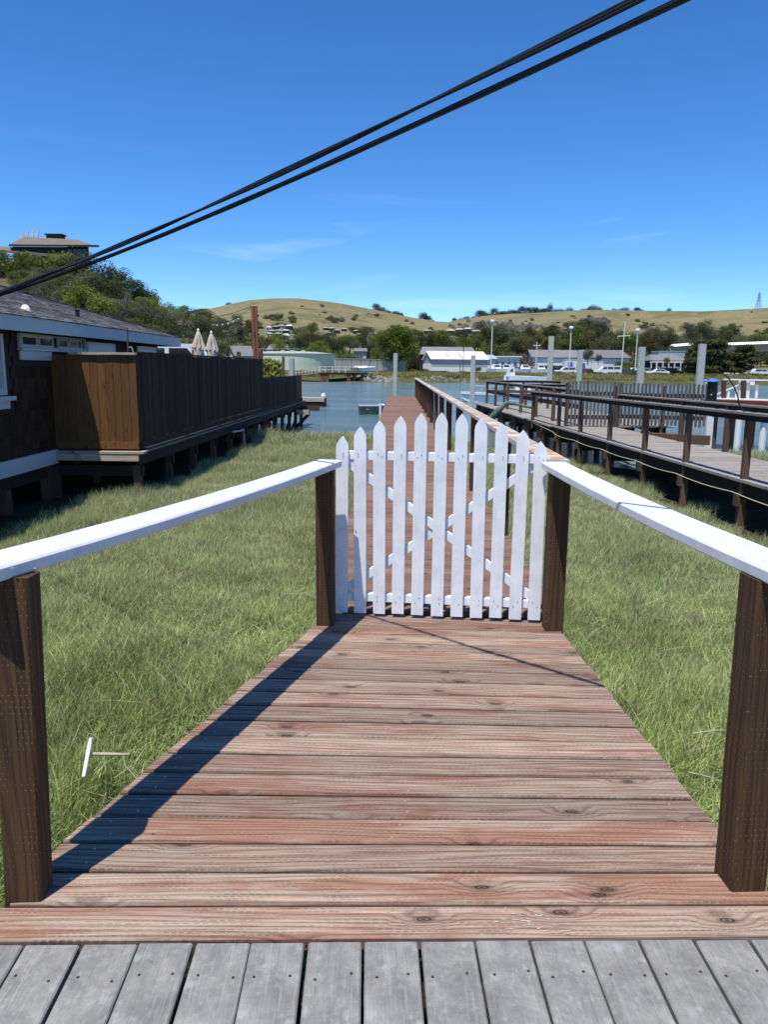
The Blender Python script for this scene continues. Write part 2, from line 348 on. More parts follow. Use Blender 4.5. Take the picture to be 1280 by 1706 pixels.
M['blue_cap'] = plain('blue_plastic', (0.06, 0.20, 0.48), 0.35, 0.1, 4)
M['yellow'] = plain('yellow_plastic', (0.75, 0.62, 0.03), 0.4)
M['green_hose'] = plain('faded_green_canvas', (0.085, 0.15, 0.12), 0.75, 0.6, 7.0, bump=0.5)
M['rope'] = plain('pale_rope', (0.50, 0.49, 0.33), 0.9, 0.2, 40)
M['red_dock'] = plain('red_brown_timber', (0.14, 0.035, 0.022), 0.75, 0.35, 6.0, bump=0.3)
M['tank'] = plain('pale_green_paint', (0.60, 0.69, 0.545), 0.6, 0.05, 0.5)
M['tank_rim'] = plain('grey_tank_rim', (0.42, 0.45, 0.41), 0.6, 0.1, 1)
M['corrugated'] = plain('pale_grey_cladding', (0.46, 0.465, 0.42), 0.6, 0.12, 0.6)
M['shed_wall'] = plain('grey_shed_wall', (0.44, 0.46, 0.47), 0.7, 0.1, 1)
M['roof_white'] = plain('white_metal_roof', (0.82, 0.84, 0.83), 0.5, 0.05, 0.6)
M['blue_wall'] = plain('blue_grey_cladding', (0.33, 0.40, 0.43), 0.6, 0.08, 0.8)
M['roof_grey'] = plain('grey_shingle_roof', (0.17, 0.175, 0.18), 0.85, 0.15, 1.5, objvar=0.15)
M['stucco'] = plain('pale_stucco', (0.62, 0.60, 0.55), 0.8, 0.1, 0.6, objvar=0.15)
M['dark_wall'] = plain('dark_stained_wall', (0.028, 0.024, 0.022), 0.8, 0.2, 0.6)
M['brown_roof'] = plain('brown_shake_roof', (0.17, 0.14, 0.105), 0.85, 0.14, 0.8)
M['canvas'] = plain('beige_canvas', (0.56, 0.47, 0.37), 0.9, 0.14, 6.0)
M['rock'] = plain('grey_rock', (0.30, 0.28, 0.25), 0.9, 0.4, 1.6, bump=0.5)
M['cliff'] = plain('dark_cliff_rock', (0.095, 0.09, 0.088), 0.95, 0.5, 0.25, bump=0.5)
M['bark'] = plain('bark', (0.10, 0.075, 0.055), 0.9, 0.3, 3.0, bump=0.5)
M['asphalt'] = plain('asphalt', (0.055, 0.055, 0.057), 0.9, 0.15, 0.5)
M['aluminium'] = plain('dull_aluminium', (0.13, 0.145, 0.135), 0.6, 0.2, 4, 0.3)
M['soffit'] = plain('dark_soffit', (0.10, 0.075, 0.055), 0.85, 0.15, 2)
M['mud_dark'] = plain('wet_dark_mud', (0.035, 0.032, 0.026), 0.6, 0.3, 2.0, bump=0.4)
for nm, c in (('car_white', (0.80, 0.80, 0.80)), ('car_black', (0.012, 0.012, 0.014)), ('car_red', (0.42, 0.025, 0.03)), ('car_grey', (0.20, 0.21, 0.22)), ('car_silver', (0.50, 0.51, 0.52)), ('car_green', (0.03, 0.075, 0.05)), ('car_blue', (0.03, 0.06, 0.15)), ('blue_panel', (0.05, 0.16, 0.45))):
    M[nm] = plain(nm+'_paint', c, 0.25, 0.02, 1.0, 0.5)

def roof_tab():
    g = NT('asphalt_roof_shingle'); o = g.world()
    n = g.noise(g.scl(o, (5.5, 3.2, 9.0)), 1.0, 4, 0.7); n2 = g.noise(o, 60.0, 3)
    c = g.ramp(n, [(0.34, (0.028, 0.028, 0.028)), (0.5, (0.105, 0.103, 0.10)), (0.64, (0.25, 0.245, 0.235))])
    c = g.mix(g.rng(n2, 0.4, 0.7, 0, 0.4), c, (0.12, 0.12, 0.125))
    g.bsdf(c, 0.9, n2, 0.4, 0.01, 0.2); return g.m
M['roof_tab'] = roof_tab()

def leaf(name, c1, c2, trans=0.35, clump=0.5, objvar=0.25):
    g = NT(name); w = g.obj(); r = g.rand()
    q = g.vm('ADD', w, g.vm('SCALE', (31.0, 17.0, 5.0))); g.set(q.node.inputs[1].links[0].from_node.inputs['Scale'], r)
    n = g.noise(q, clump, 3, 0.6); n2 = g.noise(q, clump*9, 2)
    f = g.math('ADD', g.math('MULTIPLY', n, 0.6), g.math('MULTIPLY', n2, 0.4))
    c = g.mix(g.rng(f, 0.35, 0.65), c1, c2)
    sc = g.n('ShaderNodeVectorMath', operation='SCALE'); g.set(sc.inputs[0], c); g.set(sc.inputs['Scale'], g.rng(g.math('FRACT', g.math('MULTIPLY', r, 9.7)), 0, 1, 1-objvar, 1+objvar))
    d = g.n('ShaderNodeBsdfDiffuse'); g.set(d.inputs[0], sc.outputs[0])
    t = g.n('ShaderNodeBsdfTranslucent'); g.set(t.inputs[0], sc.outputs[0])
    m = g.n('ShaderNodeMixShader'); m.inputs[0].default_value = trans
    g.t.links.new(d.outputs[0], m.inputs[1]); g.t.links.new(t.outputs[0], m.inputs[2]); g.t.links.new(m.outputs[0], g.out.inputs[0]); return g.m
M['oak'] = leaf('oak_leaves', (0.08, 0.11, 0.03), (0.22, 0.26, 0.075))
M['oak_dark'] = leaf('dark_oak_leaves', (0.055, 0.068, 0.036), (0.145, 0.158, 0.075))
M['bright'] = leaf('bright_leaves', (0.10, 0.15, 0.028), (0.27, 0.33, 0.07))
M['grey_leaf'] = leaf('grey_green_leaves', (0.095, 0.10, 0.062), (0.20, 0.20, 0.125))
M['rust_leaf'] = leaf('rusty_leaves', (0.103, 0.081, 0.037), (0.218, 0.172, 0.075))
M['cypress'] = leaf('cypress_leaves', (0.039, 0.047, 0.023), (0.130, 0.130, 0.052))
M['bamboo'] = leaf('bamboo_leaves', (0.20, 0.23, 0.05), (0.42, 0.43, 0.13))
M['shrub'] = leaf('shrub_leaves', (0.06, 0.09, 0.025), (0.16, 0.19, 0.06))

def grass():
    g = NT('marsh_grass_blades'); w = g.world(); r = g.rand()
    n = g.noise(w, 0.55, 4, 0.6); n2 = g.noise(w, 5.0, 3, 0.6)
    sx = g.n('ShaderNodeSeparateXYZ'); g.set(sx.inputs[0], w)
    at_ = g.n('ShaderNodeAttribute', attribute_name='tint'); tint = at_.outputs['Fac']
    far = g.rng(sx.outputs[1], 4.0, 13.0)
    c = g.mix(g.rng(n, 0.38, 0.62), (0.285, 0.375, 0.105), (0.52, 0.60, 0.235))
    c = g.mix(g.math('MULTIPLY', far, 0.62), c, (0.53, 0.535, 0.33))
    c = g.mix(g.rng(n2, 0.52, 0.66, 0, 0.7), c, (0.36, 0.335, 0.215)); c = g.mix(g.rng(g.noise(w, 1.7, 4, 0.7), 0.60, 0.70, 0, 0.7), c, (0.22, 0.205, 0.135))
    c = g.mix(g.rng(tint, 0.80, 0.90), c, (0.58, 0.52, 0.34))
    sc = g.n('ShaderNodeVectorMath', operation='SCALE'); g.set(sc.inputs[0], c); g.set(sc.inputs['Scale'], g.math('ADD', g.rng(tint, 0, 0.8, 0.28, 1.55), g.rng(r, 0, 1, -0.12, 0.12)))
    d = g.n('ShaderNodeBsdfPrincipled'); g.set(d.inputs['Base Color'], sc.outputs[0]); d.inputs['Roughness'].default_value = 0.55; d.inputs['Specular IOR Level'].default_value = 0.25
    t = g.n('ShaderNodeBsdfTranslucent'); g.set(t.inputs[0], sc.outputs[0])
    m = g.n('ShaderNodeMixShader'); m.inputs[0].default_value = 0.42
    g.t.links.new(d.outputs[0], m.inputs[1]); g.t.links.new(t.outputs[0], m.inputs[2]); g.t.links.new(m.outputs[0], g.out.inputs[0]); return g.m
M['grass'] = grass()
M['dry_grass'] = leaf('bank_grass', (0.17, 0.19, 0.06), (0.55, 0.46, 0.21), 0.3, 0.10)

def ground():
    g = NT('marsh_mud'); w = g.world(); n = g.noise(w, 2.5, 6, 0.65); n2 = g.noise(w, 25, 4)
    c = g.ramp(n, [(0.3, (0.02, 0.02, 0.010)), (0.55, (0.045, 0.048, 0.022)), (0.75, (0.08, 0.075, 0.042))])
    g.bsdf(c, 0.85, n2, 0.6, 0.03, 0.2); return g.m
M['mud'] = ground()
def hill():
    g = NT('hill_grassland'); w = g.world()
    n = g.noise(g.scl(w, (1, 1, 2.5)), 0.011, 8, 0.7); n2 = g.noise(w, 0.06, 6, 0.75); n3 = g.noise(w, 0.35, 4)
    c = g.ramp(g.math('ADD', g.math('MULTIPLY', n, 0.55), g.math('MULTIPLY', n2, 0.45)), [(0.38, (0.09, 0.10, 0.042)), (0.45, (0.17, 0.158, 0.078)), (0.505, (0.225, 0.187, 0.10)), (0.56, (0.165, 0.155, 0.075)), (0.63, (0.215, 0.178, 0.095))])
    c = g.mix(g.rng(g.noise(w, 0.022, 8, 0.75), 0.50, 0.62, 0, 0.65), c, (0.095, 0.105, 0.055)); c = g.mix(g.rng(g.noise(w, 0.028, 7, 0.7), 0.60, 0.68, 0, 0.75), c, (0.075, 0.08, 0.04))
    c = g.mix(g.rng(n3, 0.58, 0.75, 0, 0.45), c, (0.08, 0.08, 0.05))
    sx = g.n('ShaderNodeSeparateXYZ'); g.set(sx.inputs[0], w)
    c = g.mix(g.math('MULTIPLY', g.rng(sx.outputs[1], 330, 170), g.rng(sx.outputs[2], 0.25, 0.5)), c, g.mix(g.rng(n3, 0.4, 0.6), (0.055, 0.06, 0.026), (0.12, 0.105, 0.05)))
    low = g.math('MULTIPLY', g.rng(sx.outputs[2], 0.35, -0.25), g.rng(sx.outputs[1], 200, 180))
    c = g.mix(low, c, g.mix(g.rng(n3, 0.4, 0.6), (0.10, 0.09, 0.055), (0.075, 0.085, 0.03)))
    g.bsdf(c, 0.95, n2, 0.5, 2.0, 0.1); return g.m
M['hill'] = hill()
M['far_hill'] = plain('far_wooded_hill', (0.06, 0.085, 0.075), 0.95, 0.2, 0.02)
def water():
    g = NT('creek_water'); w = g.world()
    a = g.noise(g.scl(w, (0.35, 1.6, 1)), 1.0, 4, 0.6); b = g.noise(g.scl(w, (2.2, 6.5, 1)), 1.0, 4, 0.6); d = g.noise(g.scl(w, (0.04, 0.16, 1)), 1.0, 3)
    h = g.math('ADD', g.math('MULTIPLY', a, 0.7), g.math('MULTIPLY', b, 0.3))
    c = g.mix(g.rng(d, 0.4, 0.6), (0.085, 0.165, 0.185), (0.17, 0.215, 0.20))
    b_ = g.bsdf(c, 0.10, h, 0.8, 0.25, 0.5); b_.inputs['IOR'].default_value = 1.33
    return g.m
M['water'] = water()
# ------------------------------------------------------------------ ground, water, hills
def interp(x, pts): return float(np.interp(x, [p[0] for p in pts], [p[1] for p in pts]))
def sstep(t): t = max(0.0, min(1.0, t)); return t*t*(3-2*t)
WATER_Z = -1.2
MAIN = [(-900, 575), (-500, 560), (200, 545), (300, 533), (345, 521), (380, 514), (420, 506), (460, 503), (500, 503), (560, 511), (620, 521), (680, 533), (730, 541), (745, 542), (760, 538), (800, 532), (850, 528), (900, 526), (960, 523), (1010, 522), (1060, 524), (1110, 525), (1160, 525), (1220, 522), (1280, 519), (1500, 510), (2200, 500)]
LEFT = [(-900, 430), (-300, 440), (0, 447), (100, 449), (160, 462), (200, 480), (250, 510), (300, 543), (350, 575), (400, 605), (430, 613)]
SHORE = [(-900, 40), (380, 52), (430, 120), (470, 146), (1300, 150), (2200, 150)]
def col_dir(px):
    r = ray(px, hor(px)); return r[0]/r[1]
from mathutils import noise as mn
def ground_h(px, Y):
    rs = interp(px, SHORE) + 1.5*math.sin(px*0.05)
    if Y < rs: return max(-3.0, WATER_Z-(rs-Y)*0.08)
    base = WATER_Z + 1.5*sstep((Y-rs)/11.0)
    H1 = 1.5+(hor(px)-interp(px, MAIN))*900/F_PX
    t = (Y-260)/640
    h1 = base + (H1-0.5)*(sstep(t)*0.6+max(0, min(1, t))*0.4) if Y < 900 else H1-(Y-900)*0.06
    if 300 < Y < 900: h1 += 7*sstep(t*3)*sstep((1-t)*3)*mn.noise((col_dir(px)*Y*0.012, Y*0.012, 3))
    h2 = -9
    if px < 430:
        H2 = 1.5+(hor(px)-interp(px, LEFT))*150/F_PX
        h2 = base+(H2-0.5)*sstep((Y-rs)/(150-rs)) if Y < 150 else base+(H2-0.5)
        if Y > 190: h2 -= (Y-190)*0.25
    return max(h1, h2, base if Y < 300 else -9)
def ground_pt(px, Y):
    return Vector((col_dir(px)*Y, Y, ground_h(px, Y)))
def ground_at(px, py, lo=60, hi=900):
    """the place on the hills seen at (px, py): march outwards until the slope meets the sight line"""
    Y = lo
    while Y < hi:
        p = ground_pt(px, Y)
        if Y > interp(px, SHORE)+12 and proj(p)[1] <= py: return p
        Y *= 1.02
    return ground_pt(px, hi)
cols = list(range(-900, 2201, 7)); rows = []
y = 38.0
while y < 1500: rows.append(y); y *= 1.026
vs = []; nC = len(cols)
for Y in rows:
    for c in cols: vs.append(tuple(ground_pt(c, Y)))
fs = [(j*nC+i, j*nC+i+1, (j+1)*nC+i+1, (j+1)*nC+i) for j in range(len(rows)-1) for i in range(nC-1)]
me = bpy.data.meshes.new('hills'); me.from_pydata(vs, [], fs); me.materials.append(M['hill']); me.polygons.foreach_set('use_smooth', [True]*len(fs))
tag(link('hills', me), kind='structure')
# a wooded ridge far behind the saddle
mb = MB(); pts = [(250, 540), (300, 522), (335, 514), (360, 514), (385, 517), (420, 530), (480, 545)]; ring = []
for px, py in pts:
    a = at(px, py, 2600); ring.append((a, Vector((a.x, 2600, -5)), Vector((a.x*1.1, 3000, -5))))
vs = [tuple(v) for r_ in ring for v in (r_[1], r_[0], r_[2])]
mb.add(vs, [(i*3+k, i*3+k+1, i*3+k+4, i*3+k+3) for i in range(len(pts)-1) for k in (0, 1)])
tag(part(mb, 'distant_ridge', M['far_hill']), kind='structure')
mb = MB(); mb.add([(-500, -60, WATER_Z), (500, -60, WATER_Z), (500, 210, WATER_Z), (-500, 210, WATER_Z)], [(0, 1, 2, 3)])
tag(part(mb, 'water', M['water']), kind='structure')

# the marsh: shelf of mud that dips under the creek
EDGE = [(-60, 30), (-9, 30), (-5, 27.5), (-3.6, 25.2), (-2, 26.2), (0, 25.6), (2, 24.2), (3.6, 22.3), (5.0, 21.0), (6.2, 20.3), (7.4, 19.5), (9.5, 20.0), (14, 20.5), (60, 21)]
def marsh_h(x, y):
    d = interp(x, EDGE)-y + 0.5*mn.noise((x*0.8, y*0.8, 0))
    h = -0.93 + 0.06*mn.noise((x*0.7, y*0.7, 5)) - 0.55*sstep((1.2-d)/2.4)
    return h
xs = np.arange(-45, 46, 0.6); ys = np.arange(-14, 34, 0.6); vs = [(x, y, marsh_h(x, y)) for y in ys for x in xs]; n = len(xs)
me = bpy.data.meshes.new('marsh_ground'); me.from_pydata(vs, [], [(j*n+i, j*n+i+1, (j+1)*n+i+1, (j+1)*n+i) for j in range(len(ys)-1) for i in range(n-1)]); me.materials.append(M['mud']); me.polygons.foreach_set('use_smooth', [True]*len(me.polygons))
tag(link('marsh_ground', me), kind='structure')

# ------------------------------------------------------------------ grass patches, instanced as one stuff object per kind
def blade_patch(name, seed, n, size, hmin, hmax, wid, lean, m, drift=(0, 0)):
    r = np.random.default_rng(seed); V = []; Fc = []; tint = []
    for _ in range(n):
        x, y = r.uniform(-size/2, size/2, 2); h = r.uniform(hmin, hmax); a = r.uniform(0, 2*math.pi)
        ln = abs(r.normal(0, lean)) + 0.05; dx, dy = math.cos(a)*ln*h+drift[0]*h, math.sin(a)*ln*h+drift[1]*h
        fa = r.uniform(0, math.pi); wx, wy = math.cos(fa)*wid/2*r.uniform(0.7, 1.3), math.sin(fa)*wid/2
        b = len(V); t = r.uniform(0, 0.86) if r.random() < 0.985 else 0.95
        for q, ww in ((0, 1.0), (0.4, 0.9), (0.75, 0.6)):
            cx, cy, cz = x+dx*q*q, y+dy*q*q, h*q*(1-0.28*q*ln)
            V += [(cx-wx*ww, cy-wy*ww, cz), (cx+wx*ww, cy+wy*ww, cz)]
        V.append((x+dx, y+dy, h*(1-0.28*ln)))
        Fc += [(b, b+1, b+3, b+2), (b+2, b+3, b+5, b+4), (b+4, b+5, b+6)]; tint += [t]*7
    me = bpy.data.meshes.new(name); me.from_pydata(V, [], Fc); me.materials.append(m)
    at_ = me.attributes.new('tint', 'FLOAT', 'POINT'); at_.data.foreach_set('value', tint)
    return me
def scatter(name, meshes, pts, rots, scls, m):
    """one object of instanced patches"""
    c = bpy.data.collections.new(name+'_patches')
    for i, q in enumerate(meshes): c.objects.link(bpy.data.objects.new(name+'_patch', q))
    me = bpy.data.meshes.new(name); me.from_pydata([tuple(p) for p in pts], [], [])
    a = me.attributes.new('rot', 'FLOAT_VECTOR', 'POINT'); a.data.foreach_set('vector', np.array(rots, dtype=np.float32).ravel())
    a = me.attributes.new('scl', 'FLOAT_VECTOR', 'POINT'); a.data.foreach_set('vector', np.array(scls, dtype=np.float32).ravel())
    o = link(name, me)
    ng = bpy.data.node_groups.new(name, 'GeometryNodeTree')
    ng.interface.new_socket('Geometry', in_out='INPUT', socket_type='NodeSocketGeometry'); ng.interface.new_socket('Geometry', in_out='OUTPUT', socket_type='NodeSocketGeometry')
    gi, go = ng.nodes.new('NodeGroupInput'), ng.nodes.new('NodeGroupOutput')
    ip = ng.nodes.new('GeometryNodeInstanceOnPoints'); ci = ng.nodes.new('GeometryNodeCollectionInfo'); ci.inputs[0].default_value = c; ci.inputs['Separate Children'].default_value = True; ci.inputs['Reset Children'].default_value = True
    nr = ng.nodes.new('GeometryNodeInputNamedAttribute'); nr.data_type = 'FLOAT_VECTOR'; nr.inputs[0].default_value = 'rot'
    ns = ng.nodes.new('GeometryNodeInputNamedAttribute'); ns.data_type = 'FLOAT_VECTOR'; ns.inputs[0].default_value = 'scl'
    lk = ng.links.new; lk(gi.outputs[0], ip.inputs['Points']); lk(ci.outputs[0], ip.inputs['Instance']); ip.inputs['Pick Instance'].default_value = True
    lk(nr.outputs[0], ip.inputs['Rotation']); lk(ns.outputs[0], ip.inputs['Scale']); lk(ip.outputs[0], go.inputs[0])
    md = o.modifiers.new('patches', 'NODES'); md.node_group = ng
    return tag(o, kind='stuff')
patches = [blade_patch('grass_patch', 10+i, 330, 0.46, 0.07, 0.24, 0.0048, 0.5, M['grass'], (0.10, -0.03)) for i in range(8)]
P, Q, Sc = [], [], []
def in_view(x, y, z, m=40):
    if y < 1.2: return False
    px, py = proj((x, y, z)); return -m < px < 1280+m and py < 1706+300
step = 0.20
for iy in range(int(1.2/step), int(31/step)):
    for ix in range(int(-16/step), int(17/step)):
        x, y = (ix+rnd.random())*step, (iy+rnd.random())*step
        e = interp(x, EDGE)
        if y > e-0.1 or not in_view(x, y, -0.7): continue
        if y > 8 and x < interp(y, [(8, -5.7), (11.5, -5.5), (13.8, -5.3), (14.6, -4.55), (22, -4.3), (30, -4.2)])+rnd.gauss(0, 0.12): continue      # nothing grows in the shade below the house and the deck
        if -0.4 < x < 0.95 and 2.3 < y < 24 and rnd.random() < 0.8: continue
        if y > 14 and rnd.random() < 0.25: continue
        z = marsh_h(x, y)-0.02
        k = rnd.uniform(0.8, 1.15)*(1.0+0.25*mn.noise((x*0.5, y*0.5, 9)))
        wlx = 4.78-(y-22.65)*0.0577
        if y > 7 and wlx-0.42+rnd.gauss(0, 0.12) < x < 6.9 and rnd.random() < 0.97: continue
        if (e-y < 2.0 or y > 11) and x < 2.5: k *= 1.25
        flat = 0.78+0.6*mn.noise((x*1.1, y*1.1, 2))
        if mn.noise((x*1.9, y*1.9, 7)) < -0.42: flat *= 0.5
        P.append((x, y, z)); Q.append((rnd.uniform(-0.12, 0.12), rnd.uniform(-0.12, 0.12), rnd.uniform(0, 6.28) if rnd.random() < 0.5 else rnd.uniform(-0.6, 0.6))); Sc.append((1.05, 1.05, k*max(0.35, min(1.2, flat))))
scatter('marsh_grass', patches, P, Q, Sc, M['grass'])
# dead straw lying through the grass
M['straw'] = plain('dead_straw', (0.42, 0.36, 0.235), 0.85, 0.3, 20)
straw = [blade_patch('straw_patch', 90+i, 5, 0.5, 0.20, 0.34, 0.005, 1.5, M['straw'], (0, 0)) for i in range(6)]; P2, Q2, S2 = [], [], []
for _ in range(420):
    p = P[rnd.randrange(len(P))]
    if p[1] > 12 or mn.noise((p[0]*0.9, p[1]*0.9, 4)) < -0.05: continue
    P2.append((p[0], p[1], p[2]+0.02)); Q2.append((0, 0, rnd.uniform(0, 6.28))); S2.append((1.2, 1.2, rnd.uniform(0.6, 0.9)))
scatter('dead_straw', straw, P2, Q2, S2, M['straw'])
# taller reeds along the water's edge
reeds = [blade_patch('reed_patch', 40+i, 60, 0.4, 0.35, 0.72, 0.009, 0.35, M['grass'], (0.25, 0)) for i in range(4)]
P, Q, Sc = [], [], []
for _ in range(1500):
    x = rnd.uniform(-6, 15); e = interp(x, EDGE); y = e-abs(rnd.gauss(0, 0.7))-0.05
    if -0.5 < x < 1.1 or 2.6 < x < 6.8: continue
    P.append((x, y, marsh_h(x, y)-0.03)); Q.append((0, 0, rnd.uniform(0, 6.28))); s_ = rnd.uniform(0.75, 1.15)*(0.8 if x < 3 else 1.0); Sc.append((1, 1, s_))
for _ in range(500):
    x = rnd.uniform(6.9, 13); y = interp(x, EDGE)-rnd.uniform(0.1, 3.6)
    P.append((x, y, marsh_h(x, y)-0.03)); Q.append((0, 0, rnd.uniform(0, 6.28))); Sc.append((1, 1, rnd.uniform(0.5, 0.9)))
scatter('marsh_reeds', reeds, P, Q, Sc, M['grass'])
# ------------------------------------------------------------------ grey composite deck under the photographer
GR = R(2.0)                                   # the deck and the first boards are turned a little against the pier
gu, gv = Vector((math.cos(GR), math.sin(GR), 0)), Vector((-math.sin(GR), math.cos(GR), 0))
g0 = Vector((0, 1.808, 0))                    # middle of the joint between grey deck and first red board
deck = T('composite_deck', 'grey composite deck boards laid end on to the red boardwalk at the bottom', 'deck', (0, 0.5, 0))
mb = MB(); PL = 3.2
mb.bar((-PL/2, 0, 0), (PL/2, 0, 0), 0.1412, 0.024, (0, 0, 1), 0.004); pm = mb.mesh('deck_board', M['composite'])
sm = MB().lathe([(0.0001, 0.0012), (0.0038, 0.001), (0.0042, 0.0)], n=8).mesh('screw', M['screw'])
for i in range(-10, 11):
    lat = 0.002+i*0.1484
    c = g0+gu*(lat+rnd.uniform(-0.0012, 0.0012))-gv*(PL/2+0.006+rnd.uniform(0, 0.004))
    o = link('deck_board', pm, deck, inv(deck, (c.x, c.y, -0.012+rnd.uniform(-0.001, 0.001))), (0, 0, GR+math.pi/2+R(rnd.uniform(-0.12, 0.12))))
    for dx_ in (-0.044, 0.044):
        link('screw', sm, o, (PL/2-0.115+rnd.uniform(-0.012, 0.012), dx_+rnd.uniform(-0.006, 0.006), 0.012), (0, 0, rnd.random()))
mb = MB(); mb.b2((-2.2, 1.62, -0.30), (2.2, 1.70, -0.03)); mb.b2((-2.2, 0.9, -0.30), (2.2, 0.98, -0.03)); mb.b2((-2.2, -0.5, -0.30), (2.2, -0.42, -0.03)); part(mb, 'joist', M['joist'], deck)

# ------------------------------------------------------------------ red boardwalk: every board on its own, fanned from joint to gate
ramp = T('red_boardwalk', 'weathered red wooden boardwalk narrowing towards the white picket gate', 'boardwalk', (0, 3.1, 0))
CY_ = [1.810, 1.945, 2.091, 2.232, 2.373, 2.514, 2.656, 2.804, 2.952, 3.094, 3.241, 3.388, 3.532, 3.680, 3.822, 3.952, 4.076, 4.200, 4.322, 4.442]
CY_ += [4.565]
def line_y(i, x): return CY_[i]+(x+0.02)*math.tan(R(2.0-5.2*i/19))
def left_x(y): return -1.075+(y-2.156)*0.283 if y > 2.156 else -1.075
def right_x(y): return 1.088-(y-2.3)*0.052
bsm = MB().lathe([(0.0001, 0.0008), (0.0036, 0.0006), (0.004, -0.001)], n=8).mesh('nail', M['bright_screw'])
for i in range(20):
    gap = rnd.uniform(0.009, 0.014)
    if i == 0: xl, xr = -1.6, 1.6
    else:
        ym = (CY_[i]+CY_[i+1])/2; xl, xr = left_x(ym), right_x(ym)
    n = 5; top = []; yc = (CY_[i]+CY_[i+1])/2; ang = R(2.0-5.2*(i+0.5)/19)
    lo, hi = [], []
    jl, jr = rnd.uniform(-0.006, 0.006), rnd.uniform(-0.006, 0.006)
    for k in range(n+1):
        f = k/n
        ya = line_y(i, 0); 
        for lst, idx, sgn in ((lo, i, 1), (hi, i+1, -1)):
            x0, x1 = (xl, xr) if i == 0 else (left_x(CY_[idx])+jl, right_x(CY_[idx])+jr)
            x = x0+(x1-x0)*f; lst.append(Vector((x, line_y(idx, x)+sgn*gap/2, 0)))
    zt = rnd.uniform(-0.0025, 0.002); th = 0.038; c = 0.006; c0 = Vector((0, yc, 0)); V = []
    tilt = rnd.uniform(-0.012, 0.012)
    for a, b in zip(lo, hi):
        d = (b-a).normalized()
        for p, z in ((a, -th), (a, -c), (a+d*c, 0), (b-d*c, 0), (b, -c), (b, -th)):
            V.append((p.x, p.y, z+zt+(p.y-yc)*tilt))
    m6 = 6; Fs = [(k*m6+j, (k+1)*m6+j, (k+1)*m6+(j+1) % m6, k*m6+(j+1) % m6) for k in range(n) for j in range(m6)] + [tuple(range(6)), tuple(range(n*m6, n*m6+6))[::-1]]
    # local frame: x along the board
    ca, sa = math.cos(-ang), math.sin(-ang)
    Vl = [(ca*x-sa*(y-yc), sa*x+ca*(y-yc), z) for x, y, z in V]
    q = MB().add(Vl, Fs)
    o = link('plank', q.mesh('plank', M['plank']), ramp, inv(ramp, (0, yc, 0)), (0, 0, ang))
    for fx in (0.06, 0.5, 0.94) if i < 9 else ():
        for fy in (-0.035, 0.035):
            xx = lo[0].x+(lo[-1].x-lo[0].x)*fx+rnd.uniform(-0.02, 0.02)
            if abs(xx) < 1.5: link('nail', bsm, o, (xx, fy+rnd.uniform(-0.008, 0.008), zt+0.0005))
mb = MB()
for x0, x1 in ((-0.93, -0.33), (0.0, 0.2), (0.93, 0.86)): mb.bar((x0, 1.85, -0.13), (x1, 4.5, -0.13), 0.06, 0.17)
for y in (2.2, 4.3): mb.b2((-0.8 if y < 3 else -0.4, y-0.05, -1.4), (-0.7 if y < 3 else -0.3, y+0.05, -0.05)); mb.b2((0.75, y-0.05, -1.4), (0.85, y+0.05, -0.05))
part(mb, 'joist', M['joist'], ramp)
# paint splashes on the first board
mb = MB()
for k in range(46):
    x, y = rnd.gauss(0.395, 0.05), 1.885+rnd.gauss(0, 0.03)
    if not 1.84 < y < 1.945: continue
    a = rnd.uniform(-0.3, 0.3); l, w = abs(rnd.gauss(0, 0.008))+0.002, rnd.uniform(0.0012, 0.003)
    n = 7; mb.add([(x+math.cos(2*math.pi*j/n)*l*rnd.uniform(0.5, 1), y+math.sin(2*math.pi*j/n)*w*rnd.uniform(0.5, 1)+a*0.01, 0.0035) for j in range(n)], [tuple(range(n))])
s_ = part(mb, 'paint_splash', plain('old_white_paint', (0.50, 0.43, 0.35), 0.8, 0.4, 80), ramp); s_['kind'] = 'stuff'

# ------------------------------------------------------------------ white handrails of the boardwalk
RZ = 0.975
def handrail(label, p, q, posts, ends, w=0.15):
    t = T('handrail', label, 'handrail', (posts[0][0], posts[0][1], 0))
    ns = 6; V = []; w0 = w; p3, q3 = Vector((p[0], p[1], 0)), Vector((q[0], q[1], 0)); d = (q3-p3).normalized(); sd = Vector((d.y, -d.x, 0)); c = 0.006
    for k in range(ns+1):
        f = k/ns; b = p3+(q3-p3)*f; zs = RZ+0.004-0.017*4*f*(1-f); w = w0+0.028*(1-f)-0.010
        for x_, z_ in ((-w/2+c, -0.04), (w/2-c, -0.04), (w/2, -0.04+c), (w/2, -c), (w/2-c, 0), (-w/2+c, 0), (-w/2, -c), (-w/2, -0.04+c)): V.append(tuple(b+sd*x_+Vector((0, 0, zs+z_))))
    part(MB().add(V, [(k*8+j, k*8+(j+1) % 8, (k+1)*8+(j+1) % 8, (k+1)*8+j) for k in range(ns) for j in range(8)]+[tuple(range(8)), tuple(range(ns*8, ns*8+8))]), 'rail', M['white_rail'], t)
    for x, y, *_ in posts:
        for k_ in (-0.03, 0.03): link('nail', bsm, t, inv(t, (x+k_+(0.06 if x < 0 else 0.0), y+0.01*k_, RZ-0.006)))
    for x, y, sx, sy, rz, lx, ly in posts:
        pb = MB(); pb.bar((-lx, -ly, -1.0), (lx, ly, RZ-0.039), sx, sy, (0, 1, 0), 0.006); o = part(pb, 'post', M['post'], t, local=True); o.location = inv(t, (x, y, 0)); o.rotation_euler = (0, 0, rz)
    return t
def ext(p, q, e): d = (Vector(q)-Vector(p)).normalized(); return tuple(Vector(p)-d*e)
lp, lq = (-1.072, 2.10), (-0.372, 4.40)
